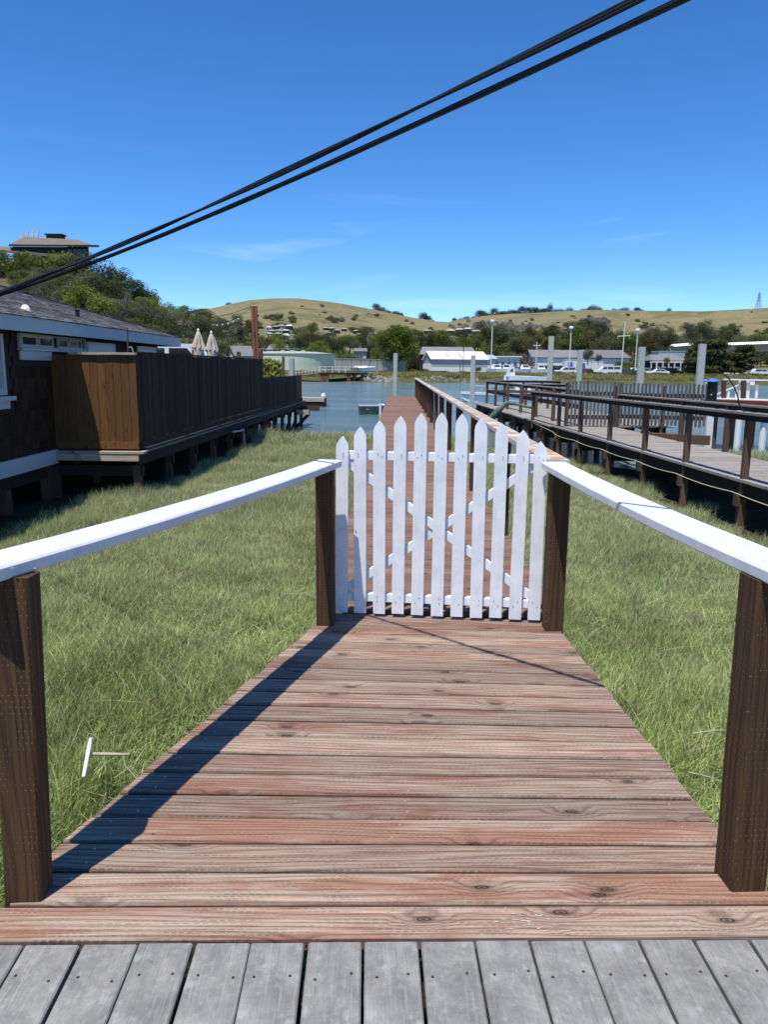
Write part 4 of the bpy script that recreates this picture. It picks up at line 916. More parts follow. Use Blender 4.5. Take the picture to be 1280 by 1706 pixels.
# the fence along the far end of the deck, edge on
# iron rod with hook on the fence corner
c = at(213, 590, 15.0); t = T('fence_rod', 'thin dark rod with a wire loop rising above the sunlit fence panel', 'rod', (c.x, c.y, 1.3))
a = at(211.5, 547, 15.0); part(MB().tube([(c.x, 15.0, 1.3), (a.x, 15.0, a.z)], 0.018, 6), 'rod', M['bark'], t)
lp_ = [(c.x+0.05+0.05*math.cos(q), 15.0, 1.76+0.09*math.sin(q)) for q in np.linspace(0, 6.0, 12)]; part(MB().tube(lp_, 0.01, 5), 'wire_loop', M['rope'], t)
for px, py, hh, lb in ((323, 583, 0.5, 'short dark post behind the fence left of the umbrellas'), (397.5, 586, 0.5, 'short dark post above the fence between umbrellas and pole'), (435, 585, 0.9, 'short dark post right of the reddish pole'), (472, 594, 0.9, 'slim dark post behind the bamboo at the low fence')):
    Y = 24 if px < 330 else 34.5 if px > 460 else 27.2 if px > 420 else 25; c = at(px, py, Y); tag(part(MB().bar((c.x, c.y, -0.06), tuple(c), 0.11, 0.11, (0, 1, 0)), 'deck_post', M['pile_wood']), lb, 'post', 'posts along the house deck')
# ------------------------------------------------------------------ overhead service cables, house to street
def cable(label, img, r, lo, hi, twist=False, amp=0.0):
    """img: sight lines; each is met where its shadow falls along the joint shadow line on the boardwalk"""
    s0 = np.array([-0.037, 4.446]); d = np.array([1.064, -0.949]); n = np.array([-d[1], d[0]]); c = n@s0; D = np.array([SHX, SHY]); pts = []
    for px, py in img:
        q = ray(px, py); t = (c-(n@D)*EYE)/(n@q[:2]+(n@D)*q[2]); pts.append((q[0]*t, q[1]*t, EYE+q[2]*t))
    P = np.array(pts); s = P[:, 0]; ky, kz = np.polyfit(s, P[:, 1], 1), np.polyfit(s, P[:, 2], 2)
    out_ = []
    for x in np.linspace(lo, hi, 90):
        z = np.polyval(kz, x) if x < 1.2 else np.polyval(kz, 1.2)+(x-1.2)*(2*kz[0]*1.2+kz[1])
        out_.append((x, np.polyval(ky, x), z))
    rr = [r*(1+0.28*math.sin(i*1.9)*(1 if twist else 0.25)) for i in range(90)]
    mb = MB().tube(out_, rr, 8)
    if twist:
        for ph in (0, math.pi):
            mb.tube([(x+0.008*math.cos(i*0.45+ph), y+0.008*math.sin(i*0.45+ph)*0.6, z+0.010*math.sin(i*0.45+ph)) for i, (x, y, z) in enumerate(out_)], 0.0065, 6)
    return tag(part(mb, 'service_cable', M['black'], smooth=True), label, 'cable', 'overhead cables')
cable('upper black twisted cable crossing the sky, thickest of the two', [(1060, 0), (815, 118), (600, 226), (345, 348), (170, 420), (0, 486)], 0.0085, -5.9, 9.0, True)
cable('lower single black cable crossing the sky just under the twisted one', [(1130, 0), (905, 108), (730, 192), (520, 287), (345, 362), (172, 430), (0, 491)], 0.0115, -5.9, 9.0)

# ------------------------------------------------------------------ on the house deck: umbrellas, pole, bamboo
def umbrella(px, py0, Y, label):
    b = at(px, 594, Y); top = at(px, py0, Y); t = T('closed_umbrella', label, 'umbrella', (b.x, Y, -0.05), 0, 'closed umbrellas on the house deck'); H = top.z
    part(MB().tube([(b.x, Y, -0.05), (b.x, Y, H+0.02)], 0.025, 8), 'pole', M['bark'], t)
    part(MB().lathe([(0.0, H+0.10), (0.028, H+0.08), (0.034, H+0.04), (0.024, H+0.0)], (b.x, Y, 0), 10), 'finial', M['offwhite'], t, smooth=True)
    r = random.Random(int(px)); n = 32
    def cloth(z0, z1, r0, r1, nm, k0):
        vs = []; m = 7
        for j in range(m):
            f = j/(m-1)
            for i in range(n):
                a = 2*math.pi*i/n; fold = 0.72+0.28*math.cos(a*8+k0+f*0.6)+0.10*math.sin(a*3+f*3)
                rad = (r0+(r1-r0)*f**0.8)*(1-(1-fold)*min(1, f*1.6)); sag = 0.05*f*math.cos(a*8+k0)
                vs.append((b.x+rad*math.cos(a), Y+rad*math.sin(a), z0+(z1-z0)*f+sag))
        fs = [(j*n+i, j*n+(i+1) % n, (j+1)*n+(i+1) % n, (j+1)*n+i) for j in range(m-1) for i in range(n)]
        part(MB().add(vs, fs), nm, M['canvas'], t, smooth=True)
    cloth(H+0.02, H-0.46, 0.03, 0.20, 'canopy_top', r.random()*3); cloth(H-0.36, H-1.35, 0.13, 0.22, 'canopy', r.random()*3)
umbrella(331.5, 553, 22.0, 'closed beige parasol behind the fence, nearer the house')
umbrella(353, 557, 22.0, 'closed beige parasol behind the fence, nearer the reddish pole')
b, tp = at(427.5, 600, 28.5), at(423.5, 510, 28.5); pl = T('wooden_pole', 'reddish squared wooden pole with bolts standing behind the fence', 'pole', (b.x, 28.5, -0.05))
d = (tp-b).normalized(); foot = b-d*((b.z+0.05)/d.z)
part(MB().bar(tuple(foot-Vector((0.055, 0, 0))), tuple(tp-Vector((0.055, 0, 0))), 0.105, 0.16, (0, 1, 0), 0.006), 'post', M['pole'], pl); part(MB().bar(tuple(foot+Vector((0.056, 0, 0))), tuple(tp+Vector((0.056, 0, 0.0))), 0.085, 0.15, (0, 1, 0), 0.006), 'post', M['pole'], pl)
for k in range(7): q = foot+(tp-foot)*(0.55+k*0.06); part(MB().box((q.x+0.125, q.y, q.z), (0.05, 0.05, 0.05)), 'bolt', M['black'], pl)
# string of bulbs from the pole to the left
sl_ = T('string_lights', 'string of round white bulbs hanging from the reddish pole towards the hill', 'string lights', tuple(tp))
w0, w1 = tp+Vector((-0.12, 0, -0.02)), at(352, 529, 27.0); ww = [w0+(w1-w0)*f-Vector((0, 0, 0.22*4*f*(1-f)*0.2)) for f in np.linspace(0, 1, 14)]
part(MB().tube([tuple(q) for q in ww], 0.008, 5), 'wire', M['black'], sl_)
v0, v1 = at(418, 512, 28.3), at(352, 538, 26.5)
ww = [v0+(v1-v0)*f-Vector((0, 0, 0.6*f*(1-f)*1.2)) for f in np.linspace(0, 1, 16)]; part(MB().tube([tuple(q) for q in ww], 0.006, 5), 'wire', M['black'], sl_)
for i in range(1, 15, 2):
    q = ww[i]; o = part(MB().lathe([(0.0, -0.10), (0.026, -0.09), (0.03, -0.065), (0.014, -0.03), (0.0, -0.03)], tuple(q), 8), 'bulb', M['offwhite'], sl_, smooth=True); part(MB().lathe([(0.0, -0.03), (0.022, -0.03), (0.022, 0.0), (0.0, 0.0)], tuple(q), 6), 'socket', M['black'], o, root=sl_)

# leaf clouds
def leaf_mesh(name, m, seed, blobs, n, size, aspect=1.0, up=0.0, hang=0.0, trunk=None, inner=0.35):
    """blobs: (centre, radii); n leaf faces over the shells of the blobs"""
    r = np.random.default_rng(seed); vol = np.array([b[1][0]*b[1][1]+b[1][0]*b[1][2] for b in blobs]); pick = r.choice(len(blobs), n, p=vol/vol.sum())
    C = np.array([b[0] for b in blobs])[pick]; Rr = np.array([b[1] for b in blobs])[pick]
    d = r.normal(size=(n, 3)); d /= np.linalg.norm(d, axis=1)[:, None]
    rad = np.where(r.random(n) < inner, r.uniform(0.3, 0.9, n), r.uniform(0.86, 1.1, n)); P = C+d*Rr*rad[:, None]
    nr = d+r.normal(size=(n, 3))*0.75+np.array([0, 0, up]); nr /= np.linalg.norm(nr, axis=1)[:, None]
    a = np.cross(nr, r.normal(size=(n, 3))); 
    if hang: a = a*(1-hang)+np.array([0, 0, -1])*hang*np.linalg.norm(a, axis=1)[:, None]; a -= nr*np.sum(a*nr, axis=1)[:, None]
    a /= np.linalg.norm(a, axis=1)[:, None]+1e-9; b = np.cross(nr, a)
    s_ = size*r.uniform(0.6, 1.35, n)[:, None]; L_ = s_*aspect
    V = np.stack([P-a*L_*0.5, P+b*s_*0.32+nr*s_*0.08, P+a*L_*0.5, P-b*s_*0.32+nr*s_*0.08], 1).reshape(-1, 3)
    nv = len(V); me = bpy.data.meshes.new(name); tv, tf = (trunk.v, trunk.f) if trunk else ([], [])
    fs = np.arange(nv).reshape(-1, 4).tolist()+[tuple(i+nv for i in f) for f in tf]
    me.from_pydata(V.tolist()+[tuple(v) for v in tv], [], fs); me.materials.append(m)
    if trunk:
        me.materials.append(M['bark']); mi = [0]*n+[1]*len(tf); me.polygons.foreach_set('material_index', mi)
    return me
def crown_blobs(seed, n, rx, rz, zc, br=0.45):
    r = random.Random(seed); out_ = []
    for i in range(n):
        a = 2.4*i+r.uniform(-0.4, 0.4); h = r.uniform(-0.8, 0.95); rr = rx*math.sqrt(max(0.05, 1-h*h))*r.uniform(0.35, 0.75)
        k = r.uniform(0.7, 1.2)*br; out_.append(((rr*math.cos(a), rr*math.sin(a), zc+h*rz*0.72), (rx*k, rx*k, rz*k*0.9)))
    return out_
bb = at(451, 610, 31); t = T('bamboo_clump', 'bushy yellow green bamboo growing behind the low end of the fence', 'plant', (bb.x, 31.3, -0.9))
bl = [((bb.x+rnd.uniform(-0.45, 0.22), 31.5+rnd.uniform(-0.3, 0.3), rnd.uniform(0.75, 1.65)), (0.18, 0.18, 0.32)) for _ in range(20)]
o = link('leaves', leaf_mesh('leaves', M['bamboo'], 3, [((inv(t, b[0])), b[1]) for b in bl], 1500, 0.11, 2.6, 0.1, 0.35), t)
cb = MB()
for k in range(14): x, y = bb.x+rnd.uniform(-0.4, 0.2), 31.3+rnd.uniform(-0.25, 0.25); cb.tube([(x, y, -0.9), (x+rnd.uniform(-0.1, 0.1), y, rnd.uniform(1.1, 1.8))], 0.013, 5)
part(cb, 'canes', M['dry_grass'], t)['kind'] = 'stuff'

# ------------------------------------------------------------------ on the water
def hull(L_, Wd, H, n=9, bow=0.55, flare=0.8, transom=0.85):
    """open hull: x forwards, returns shell sections"""
    secs = []
    for i in range(n):
        f = i/(n-1); w = Wd/2*(transom+(1-transom)*min(1, f*2.2)) if f < 0.5 else Wd/2*math.sqrt(max(0.0, 1-((f-0.5)/0.5)**2.2)); w = max(w, 0.02)
        z = H*(1+0.22*max(0, f-0.4)**1.5); x = -L_/2+L_*f; kz = 0.0 if f < 0.7 else H*bow*((f-0.7)/0.3)**2
        secs.append([(x, -w, z), (x, -w*flare, kz+0.35*(z-kz)*0.5), (x, 0, kz), (x, w*flare, kz+0.35*(z-kz)*0.5), (x, w, z)])
    vs = [v for s_ in secs for v in s_]; fs = [(i*5+k, i*5+k+1, (i+1)*5+k+1, (i+1)*5+k) for i in range(n-1) for k in range(4)] + [(0, 1, 2, 3, 4)]
    return vs, fs, secs
b0, b1 = at(601, 689, 46), at(634, 688, 46); t = T('rowing_boat', 'small dull aluminium rowing boat moored left of the pier', 'boat', ((b0.x+b1.x)/2+0.3, 46, WATER_Z-0.06), R(8))
vs, fs, secs = hull(2.0, 1.0, 0.55); me = link('hull', MB().add(vs, fs).mesh('hull', M['aluminium']), t); sd = me.modifiers.new('thickness', 'SOLIDIFY'); sd.thickness = 0.04
part(MB().tube([s_[0] for s_ in secs], 0.03, 6).tube([s_[4] for s_ in secs], 0.03, 6), 'gunwale', M['steel'], t, local=True)
for x in (-0.5, 0.25): part(MB().box((x, 0, 0.36), (0.22, 0.88, 0.04)), 'thwart', M['steel'], t, local=True)
a, c = at(634, 672, 45.2), at(634, 690, 45.2); t = T('mooring_post', 'white post in the water between rowing boat and pier', 'post', (a.x, 45.2, WATER_Z)); part(MB().tube([(a.x, 45.2, -2.6), (a.x, 45.2, a.z)], 0.07, 8), 'shaft', M['offwhite'], t); part(MB().tube([(a.x, 45.2, a.z-0.08), (a.x+0.5, 45.0, a.z-0.1)], 0.05, 6), 'arm', M['offwhite'], t)
def float_dock(label, x0, x1, Y, dp, zt, th=0.35, m='walk'):
    t = T('floating_dock', label, 'dock', ((x0+x1)/2, Y, WATER_Z)); part(MB().b2((x0, Y, zt-0.06), (x1, Y+dp, zt)), 'deck_surface', M[m], t); part(MB().b2((x0+0.03, Y+0.03, WATER_Z-0.15), (x1-0.1, Y+dp-0.03, zt-0.062)), 'float', M['joist'], t)
    part(MB().b2((x0-0.02, Y-0.03, zt-0.22), (x1+0.02, Y-0.002, zt-0.02)), 'fender_board', M['fence_cap'] if m == 'walk' else M['walk_rail'], t); return t
p, q = at(440, 663, 54), at(540, 664, 54); t = float_dock('low grey floating dock left of the rowing boat past the fence end', p.x, q.x, 54, 3.0, p.z, m='walk'); a = at(539, 661, 54.3); part(MB().lathe([(0.0, 0.3), (0.12, 0.28), (0.17, 0.1), (0.14, -0.05)], tuple(a-Vector((0, 0, 0.05))), 10), 'bollard', M['offwhite'], t)
p, q = at(783, 672, 60), at(845, 674, 60); float_dock('grey floating dock at the foot of the concrete pile beyond the pier railing', p.x, q.x, 59.6, 2.2, p.z-0.1)
def pile(px, yt, Y, w, label, zb=-2.8):
    c = at(px, yt, Y); o = part(MB().bar((0, 0, zb), (0, 0, c.z), w, w, (0, 1, 0), 0.03), 'concrete_pile', M['concrete']); o.location = (c.x, Y, 0); o.rotation_euler = (0, 0, R(rnd.uniform(-12, 12)))
    return tag(o, label, 'pile', 'concrete dock piles')
pile(659.5, 588.5, 43.6, 0.23, 'pale square pile standing at the far end of the red pier')
pile(789, 592, 61, 0.36, 'pale square pile rising from the floating dock right of the warehouse')
pile(919.5, 560, 61, 0.42, 'tallest pale square pile, behind the end rails of the platform')
pile(968, 583, 70, 0.42, 'shortest of the pale square piles behind the tall slatted gate')
pile(1071, 578, 60, 0.42, 'pale square pile behind the long slatted screen, right of the lamp posts')
pile(1171.5, 573, 50, 0.40, 'pale square pile beside the blue capped canister')
pile(486, 597, 44, 0.27, 'short pale square pile left of the low end of the fence')
a = at(1175, 632, 50.5); tag(part(MB().bar((a.x, 50.5, -2.6), tuple(a), 0.22, 0.22, (0, 1, 0)), 'white_post', M['offwhite']), 'low white post just behind the blue capped canister', 'post')

def boat(label, px0, px1, yk, Y, H, cabin=None, rails=True, stripe=True, rz=0.0):
    p, q = at(px0, yk, Y), at(px1, yk, Y); L_ = (q-p).length; t = T('motor_boat', label, 'boat', ((p.x+q.x)/2, Y, WATER_Z-0.25), rz); W_ = L_*0.32
    vs, fs, secs = hull(L_, W_, H, 11); fs = fs+[tuple(i*5 for i in range(11)) + tuple(i*5+4 for i in range(10, -1, -1))]
    part(MB().add(vs, fs), 'hull', M['boat_white'], t, local=True)
    if stripe: part(MB().tube([(s_[0][0], s_[0][1]*1.005, s_[0][2]*0.80) for s_ in secs], 0.06, 5).tube([(s_[4][0], s_[4][1]*1.005, s_[4][2]*0.80) for s_ in secs], 0.06, 5), 'rub_rail', M['car_grey'], t, local=True)
    if cabin:
        x0, x1, h = cabin; pr = [(x0*L_, H), (x1*L_, H), (x1*L_-0.35*h, H+h), (x0*L_+0.1, H+h)]
        k = part(MB().prism(pr, (0, -W_*0.3, 0), (1, 0, 0), (0, 0, 1), (0, W_*0.6, 0)), 'cabin', M['boat_white'], t, local=True)
        part(MB().prism([(x0*L_+0.25, H+h*0.5), (x1*L_-0.4, H+h*0.5), (x1*L_-0.35*h-0.25, H+h*0.85), (x0*L_+0.3, H+h*0.85)], (0, -W_*0.3-0.015, 0), (1, 0, 0), (0, 0, 1), (0, W_*0.6+0.03, 0)), 'window', M['glass'], k, local=True)
    if rails:
        ry = [s_[0] for s_ in secs[1:9]]; mb = MB().tube([(x, y*0.9, z+0.55) for x, y, z in ry], 0.03, 5).tube([(x, -y*0.9, z+0.55) for x, y, z in ry], 0.03, 5)
        for x, y, z in ry[::2]: mb.tube([(x, y*0.9, z), (x, y*0.9, z+0.55)], 0.025, 5); mb.tube([(x, -y*0.9, z), (x, -y*0.9, z+0.55)], 0.025, 5)
        part(mb, 'rail', M['steel'], t, local=True)
    return t
boat('white boat with steel rails moored behind the pier railing posts', 768, 838, 668, 64, 1.0, None, True, True, math.pi)
boat('second white boat lying low behind the platform railing', 838, 905, 662, 68, 1.0, (-0.2, 0.2, 0.7), False, True, 0)
boat('long white cabin boat on the far water above the platform', 840, 918, 634, 112, 1.9, (0.28, 0.46, 1.3), False, False, math.pi)

# ------------------------------------------------------------------ sticks and twigs lying in the grass
def stick(p, q, r, m, label, cat='stick', group=None, bend=0.0):
    p, q = Vector(p), Vector(q); mid = (p+q)/2+Vector((bend, 0, abs(bend)*0.4)); return tag(part(MB().tube([tuple(p), tuple(p*0.25+mid*0.5+q*0.25+Vector((0, 0, 0.0))) if False else tuple((p+mid)/2), tuple(mid), tuple((q+mid)/2), tuple(q)], [r, r*1.05, r, r*0.95, r*0.8], 6), 'dry_stick', m, smooth=True), label, cat, group)
def gz(px, py, z=-0.62):
    r_ = ray(px, py); t_ = (z-EYE)/r_[2]; return (r_[0]*t_, r_[1]*t_, z)
stick(gz(151, 1231, -0.58), gz(139, 1294, -0.60), 0.012, M['offwhite'], 'white stick lying upright across another in the left grass')
stick(gz(142, 1256, -0.62), gz(216, 1257, -0.62), 0.010, M['dead_stick'], 'pale stick lying level under the white stick')
stick(gz(190, 1296), gz(232, 1262), 0.0035, M['twig'], 'thin curved twig right of the crossed sticks', bend=0.04)
stick(gz(232, 1302), gz(205, 1258), 0.003, M['twig'], 'thin forked twig at the deck edge beside the crossed sticks', bend=-0.03)
stick(gz(1155, 1222), gz(1212, 1217), 0.004, M['dead_stick'], 'pale twig beside the right post of the boardwalk', bend=0.03)
stick(gz(1148, 1287), gz(1192, 1297), 0.0035, M['dead_stick'], 'short pale twig low in the right hand grass', bend=-0.02)
stick(gz(1084, 1028), gz(1150, 1052), 0.0028, M['twig'], 'thin bowed stalk in the right hand grass', bend=0.06)
stick(gz(470, 990), gz(525, 996), 0.0028, M['dead_stick'], 'arched dry stalk touching the left gate post', bend=0.08)
stick(gz(360, 1018), gz(430, 995), 0.0028, M['twig'], 'dry stalk left of the gate', bend=0.05)
# ------------------------------------------------------------------ the far bank: tank, sheds, jetty
def gh(px, Y): return ground_h(px, Y)
GY = 0.3
def flat(px, Y): r_ = ray(px, hor(px)); return Vector((r_[0]/r_[1]*Y, Y, GY))
c = flat(486, 190); t = T('storage_tank', 'low round pale green storage tank on the far bank', 'tank', tuple(c)); rt = 10.6; H = at(486, 589, 180).z
part(MB().lathe([(rt, GY-0.2-c.z), (rt, H-c.z)], tuple(c), 48), 'shell', M['tank'], t)
part(MB().lathe([(rt+0.15, H-0.15-c.z), (rt+0.15, H+0.12-c.z), (rt*0.6, H+0.55-c.z), (0.0, H+0.75-c.z)], tuple(c), 48), 'roof', M['tank_rim'], t)
mb = MB()
for i in range(26): a = math.pi+math.pi*i/25; mb.tube([(c.x+rt*0.95*math.cos(a), c.y+rt*0.95*math.sin(a), H), (c.x+rt*0.95*math.cos(a), c.y+rt*0.95*math.sin(a), H+1.05)], 0.04, 4) if i < 15 else None
mb.tube([(c.x+rt*0.95*math.cos(a), c.y+rt*0.95*math.sin(a), H+1.05) for a in np.linspace(math.pi, math.pi*1.6, 16)], 0.04, 4); part(mb, 'guard_rail', M['tank'], t)
for px in (471, 487, 505): q = at(px, 586, 181); part(MB().b2((q.x-0.45, q.y, q.z-0.7), (q.x+0.45, q.y+0.8, q.z+0.3)), 'hatch', M['tank'], t)

def corr_fence(label, p, q, z0, z1, n):
    t = T('corrugated_fence', label, 'fence', (p.x, p.y, z0)); d = (q-p)/n; nn = Vector((d.y, -d.x, 0)).normalized(); mb = MB()
    for k in range(8):
        mb = MB(); m0, m1 = int(n*k/8), int(n*(k+1)/8); vs = []
        for i in range(m0, m1):
            for f, o in ((0.0, 0.0), (0.3, 0.0), (0.4, 0.10), (0.9, 0.10)):
                if i == m1-1 and f == 0.9: o = 0.0
                b = p+d*(i+f)+nn*o; vs += [(b.x, b.y, z0), (b.x, b.y, z1-0.25*k/8)]
        mb.add(vs, [(2*j, 2*j+2, 2*j+3, 2*j+1) for j in range(len(vs)//2-1)]); part(mb, 'panel', M['corrugated'], t)
        b = p+d*m0-nn*0.1; part(MB().b2((b.x-0.1, b.y-0.05, z0), (b.x+0.1, b.y+0.15, z1)), 'post', M['steel'], t)
    b0_, b1_ = p.copy(), q.copy(); b0_.z, b1_.z = z1+0.05, z1-0.2; part(MB().bar(b0_, b1_, 0.3, 0.1), 'coping', M['tank_rim'], t); return t
zz = at(610, 598, 176).z
corr_fence('pale corrugated fence behind the jetty on the far bank', flat(558, 172), flat(676, 178), GY-0.3, zz, 46)
def building(name, label, px0, px1, Y, depth, ze, zr, wall, roof, rz=0.0, ridge='x', hip=0.0, over=0.5, cat='building', group=None, windows=(), base=None):
    """gabled or hipped building whose front runs from px0 to px1 at depth Y"""
    p, q = flat(px0, Y), flat(px1, Y); base = GY-0.3 if base is None else base
    Lx = (q-p).length; t = T(name, label, cat, ((p.x+q.x)/2, Y, base), rz, group); h, r_ = ze-base, zr-base; a, D = Lx/2, depth
    part(MB().b2((-a, 0, 0), (a, D, h)), 'wall', M[wall], t, local=True)
    o = over; k = (r_-h)/(D/2); e = h-o*k+0.06
    if zr > ze+0.2:
        if ridge == 'x':
            hx = hip*a
            V = [(-a-o, -o, e), (a+o, -o, e), (a+o-hx, D/2, r_), (-a-o+hx, D/2, r_), (-a-o, D+o, e), (a+o, D+o, e)]
            rm = part(MB().add(V, [(0, 1, 2, 3), (3, 2, 5, 4), (0, 3, 4), (1, 5, 2)] if hip else [(0, 1, 2, 3), (3, 2, 5, 4)]), 'roof', M[roof], t, local=True)
            if not hip: part(MB().add([(-a, 0, h), (-a, D, h), (-a, D/2, r_-0.1), (a, 0, h), (a, D, h), (a, D/2, r_-0.1)], [(0, 1, 2), (3, 5, 4)]), 'gable', M[wall], t, local=True)
        else:
            V = [(-a-o, -o, e), (-a-o, D+o, e), (0, -o, r_), (0, D+o, r_), (a+o, -o, e), (a+o, D+o, e)]
            rm = part(MB().add(V, [(0, 2, 3, 1), (2, 4, 5, 3)]), 'roof', M[roof], t, local=True)
            part(MB().add([(-a, 0, h), (a, 0, h), (0, 0, r_-0.15)], [(0, 1, 2)]), 'gable', M[wall], t, local=True)
        if roof: sd = rm.modifiers.new('thickness', 'SOLIDIFY'); sd.thickness = 0.18; sd.offset = -1
    else:
        part(MB().b2((-a-o, -o, h+0.01), (a+o, D+o, h+0.25)), 'roof', M[roof], t, local=True)
    for x0, x1, z0, z1 in windows:
        f = part(MB().b2((-a+2*a*x0, -0.08, z0), (-a+2*a*x1, -0.004, z1)), 'window', M['offwhite'], t, local=True)
        part(MB().b2((-a+2*a*x0+0.1, -0.10, z0+0.1), (-a+2*a*x1-0.1, -0.082, z1-0.1)), 'pane', M['glass'], f, local=True)
    return t
def zpx(px, py, Y): return at(px, py, Y).z
building('small_shed', 'small grey flat roofed shed behind the corrugated fence', 641, 669, 178, 3, zpx(655, 590, 178), zpx(655, 588, 178), 'shed_wall', 'tank_rim', 0, windows=((0.75, 0.87, 1.8, 3.2), (0.9, 0.98, 1.8, 3.2)), cat='shed')
w = building('metal_warehouse', 'white roofed metal warehouse with a blue grey upper wall', 719, 814, 188, 11, zpx(765, 598, 188), zpx(765, 585.5, 194), 'blue_wall', 'roof_white', R(9), over=0.35, cat='warehouse')
x_ = (flat(814, 188)-flat(719, 188)).length/2
mb = MB(); 
for i in range(24): mb.b2((-x_+2*x_*i/24+0.03, -0.07, 0.0), (-x_+2*x_*(i+1)/24-0.05, -0.004, 1.75))
part(mb, 'lower_cladding', M['roof_white'], w, local=True)
mb = MB()
for i in range(14): mb.b2((-x_-0.06, 11*i/14+0.03, 0.0), (-x_-0.004, 11*(i+1)/14-0.05, 2.6))
part(mb, 'lower_cladding', M['roof_white'], w, local=True)
wz = lambda yy: (zpx(765, 598, 188)-GY+0.3)+(zpx(765, 585.5, 194)-zpx(765, 598, 188))/5.5*yy+0.10
for fx_ in (-0.45, 0.02): part(MB().add([(x_*fx_, 0.8, wz(0.8)), (x_*fx_+0.8, 0.8, wz(0.8)), (x_*fx_+0.8, 4.2, wz(4.2)), (x_*fx_, 4.2, wz(4.2))], [(0, 1, 2, 3)]), 'skylight', M['corrugated'], w, local=True).location.z = 0.0
building('grey_roof_hall', 'long low grey roofed hall just behind the white warehouse', 702, 792, 214, 12, zpx(750, 590, 214), zpx(750, 578, 220), 'dark_wall', 'roof_grey', 0, hip=0.12)
building('grey_roof_hall', 'long grey roofed building behind the tallest concrete pile', 888, 966, 238, 14, zpx(930, 595, 238), zpx(930, 583, 245), 'offwhite', 'roof_grey', 0, hip=0.0, windows=[(0.1+0.15*i, 0.19+0.15*i, 1.5, 2.8) for i in range(6)])
building('grey_roof_hall', 'long grey roofed building with white gable end left of the flagpole', 984, 1050, 238, 14, zpx(1010, 595.5, 238), zpx(1010, 583, 245), 'offwhite', 'roof_grey', R(8), hip=0.0, windows=[(0.08+0.22*i, 0.2+0.22*i, 1.5, 2.8) for i in range(4)])
building('white_pavilion', 'low white flat roofed building with dark windows left of the cabin boat', 812, 866, 205, 9, zpx(840, 595, 205), zpx(840, 595, 205), 'offwhite', 'roof_white', 0, windows=[(0.04+0.19*i, 0.17+0.19*i, 2.3, 3.4) for i in range(5)])
building('blue_canopy_shed', 'small white shed with a pale blue roof beside the low white building', 806, 826, 200, 5, zpx(815, 597, 200), zpx(815, 591, 202), 'offwhite', 'blue_wall', 0, hip=0.6, cat='shed')
building('hip_roof_hall', 'grey hip roofed clubhouse with a pale upper storey beside the dark cypress', 1088, 1140, 210, 10, zpx(1110, 600, 210), zpx(1110, 591, 215), 'dark_wall', 'roof_grey', 0, hip=0.25, windows=[(0.1+0.2*i, 0.22+0.2*i, 1.2, 2.4) for i in range(4)])
c = flat(1118, 216); z0, z1 = zpx(1118, 592, 216), zpx(1118, 586, 216); tag(part(MB().b2((c.x-3.6, 216, z0-1.4), (c.x+3.6, 222, z1)).b2((c.x-3.8, 215.9, z1+0.01), (c.x+3.8, 222.1, z1+0.2)), 'upper_storey_block', M['blue_wall']), 'pale blue grey rooftop block standing above the hip roofed clubhouse', 'roof block')
t = T('white_pergola', 'white open pergola in front of the hip roofed clubhouse', 'pergola', tuple(flat(1120, 196)))
p, q = flat(1094, 196), flat(1144, 196); zt = zpx(1118, 603, 196)
for i in range(6):
    x = p.x+(q.x-p.x)*i/5
    for yy in (196, 200): part(MB().b2((x-0.11, yy-0.11, GY-0.3), (x+0.11, yy+0.11, zt-0.2)), 'post', M['offwhite'], t)
for yy in (196, 200): part(MB().b2((p.x-0.4, yy-0.06, zt-0.198), (q.x+0.4, yy+0.06, zt)), 'beam', M['offwhite'], t)
for i in range(18): x = p.x+(q.x-p.x)*i/17; part(MB().b2((x-0.06, 195.4, zt+0.003), (x+0.06, 200.6, zt+0.2)), 'rafter', M['offwhite'], t)
building('grey_house', 'grey roofed house among the trees right of the closed umbrellas', 394, 424, 150, 8, zpx(405, 592, 150), zpx(405, 576, 154), 'stucco', 'roof_grey', R(25), over=0.4, cat='house', base=-0.3)
building('grey_house', 'small grey roofed house among trees behind the storage tank', 446, 478, 232, 8, zpx(460, 582, 232), zpx(460, 574, 236), 'stucco', 'roof_grey', 0, over=0.4, cat='house', hip=0.2)
building('grey_house', 'low grey roofed house among trees left of the big round tree', 590, 610, 232, 8, zpx(600, 585, 232), zpx(600, 580, 236), 'stucco', 'roof_grey', 0, over=0.4, cat='house', hip=0.2)

# jetty with gangway, left on the far bank
jt = T('far_jetty', 'dark timber jetty with pale railing on the far shore', 'jetty', tuple(at(570, 622, 148)))
p, q = at(532, 620.5, 148), at(604, 622, 148); zj = p.z
part(MB().b2((p.x, 147, zj-0.35), (q.x, 151, zj)), 'deck_surface', M['joist'], jt)
for px in (537, 544.5, 581, 590): a = at(px, 620, 147.4); part(MB().b2((a.x-0.35, 147.1, -2.8), (a.x+0.35, 147.8, zj-0.352)), 'piling', M['pile_wood'], jt)
zr_ = zpx(560, 611, 148)
for zq in (zr_, (zr_+zj)/2): part(MB().b2((p.x, 147.05, zq-0.06), (at(588, 611, 148).x, 147.15, zq+0.06)), 'rail', M['stucco'], jt)
for px in (533, 542, 554, 565, 576, 587): a = at(px, 615, 147); part(MB().b2((a.x-0.07, 147.0, zj), (a.x+0.07, 147.2, zr_-0.061)), 'post', M['stucco'], jt)
a = at(590.5, 615, 146.8); part(MB().b2((a.x-0.7, 146.5, zj), (a.x+0.7, 147.8, zj+1.0)), 'crate', M['walk_rail'], jt)
gw = T('far_gangway', 'pale gangway with railings sloping down left from the far jetty', 'gangway', tuple(at(510, 625, 148)))
a, b = at(487, 627, 148), at(533, 620.5, 148)
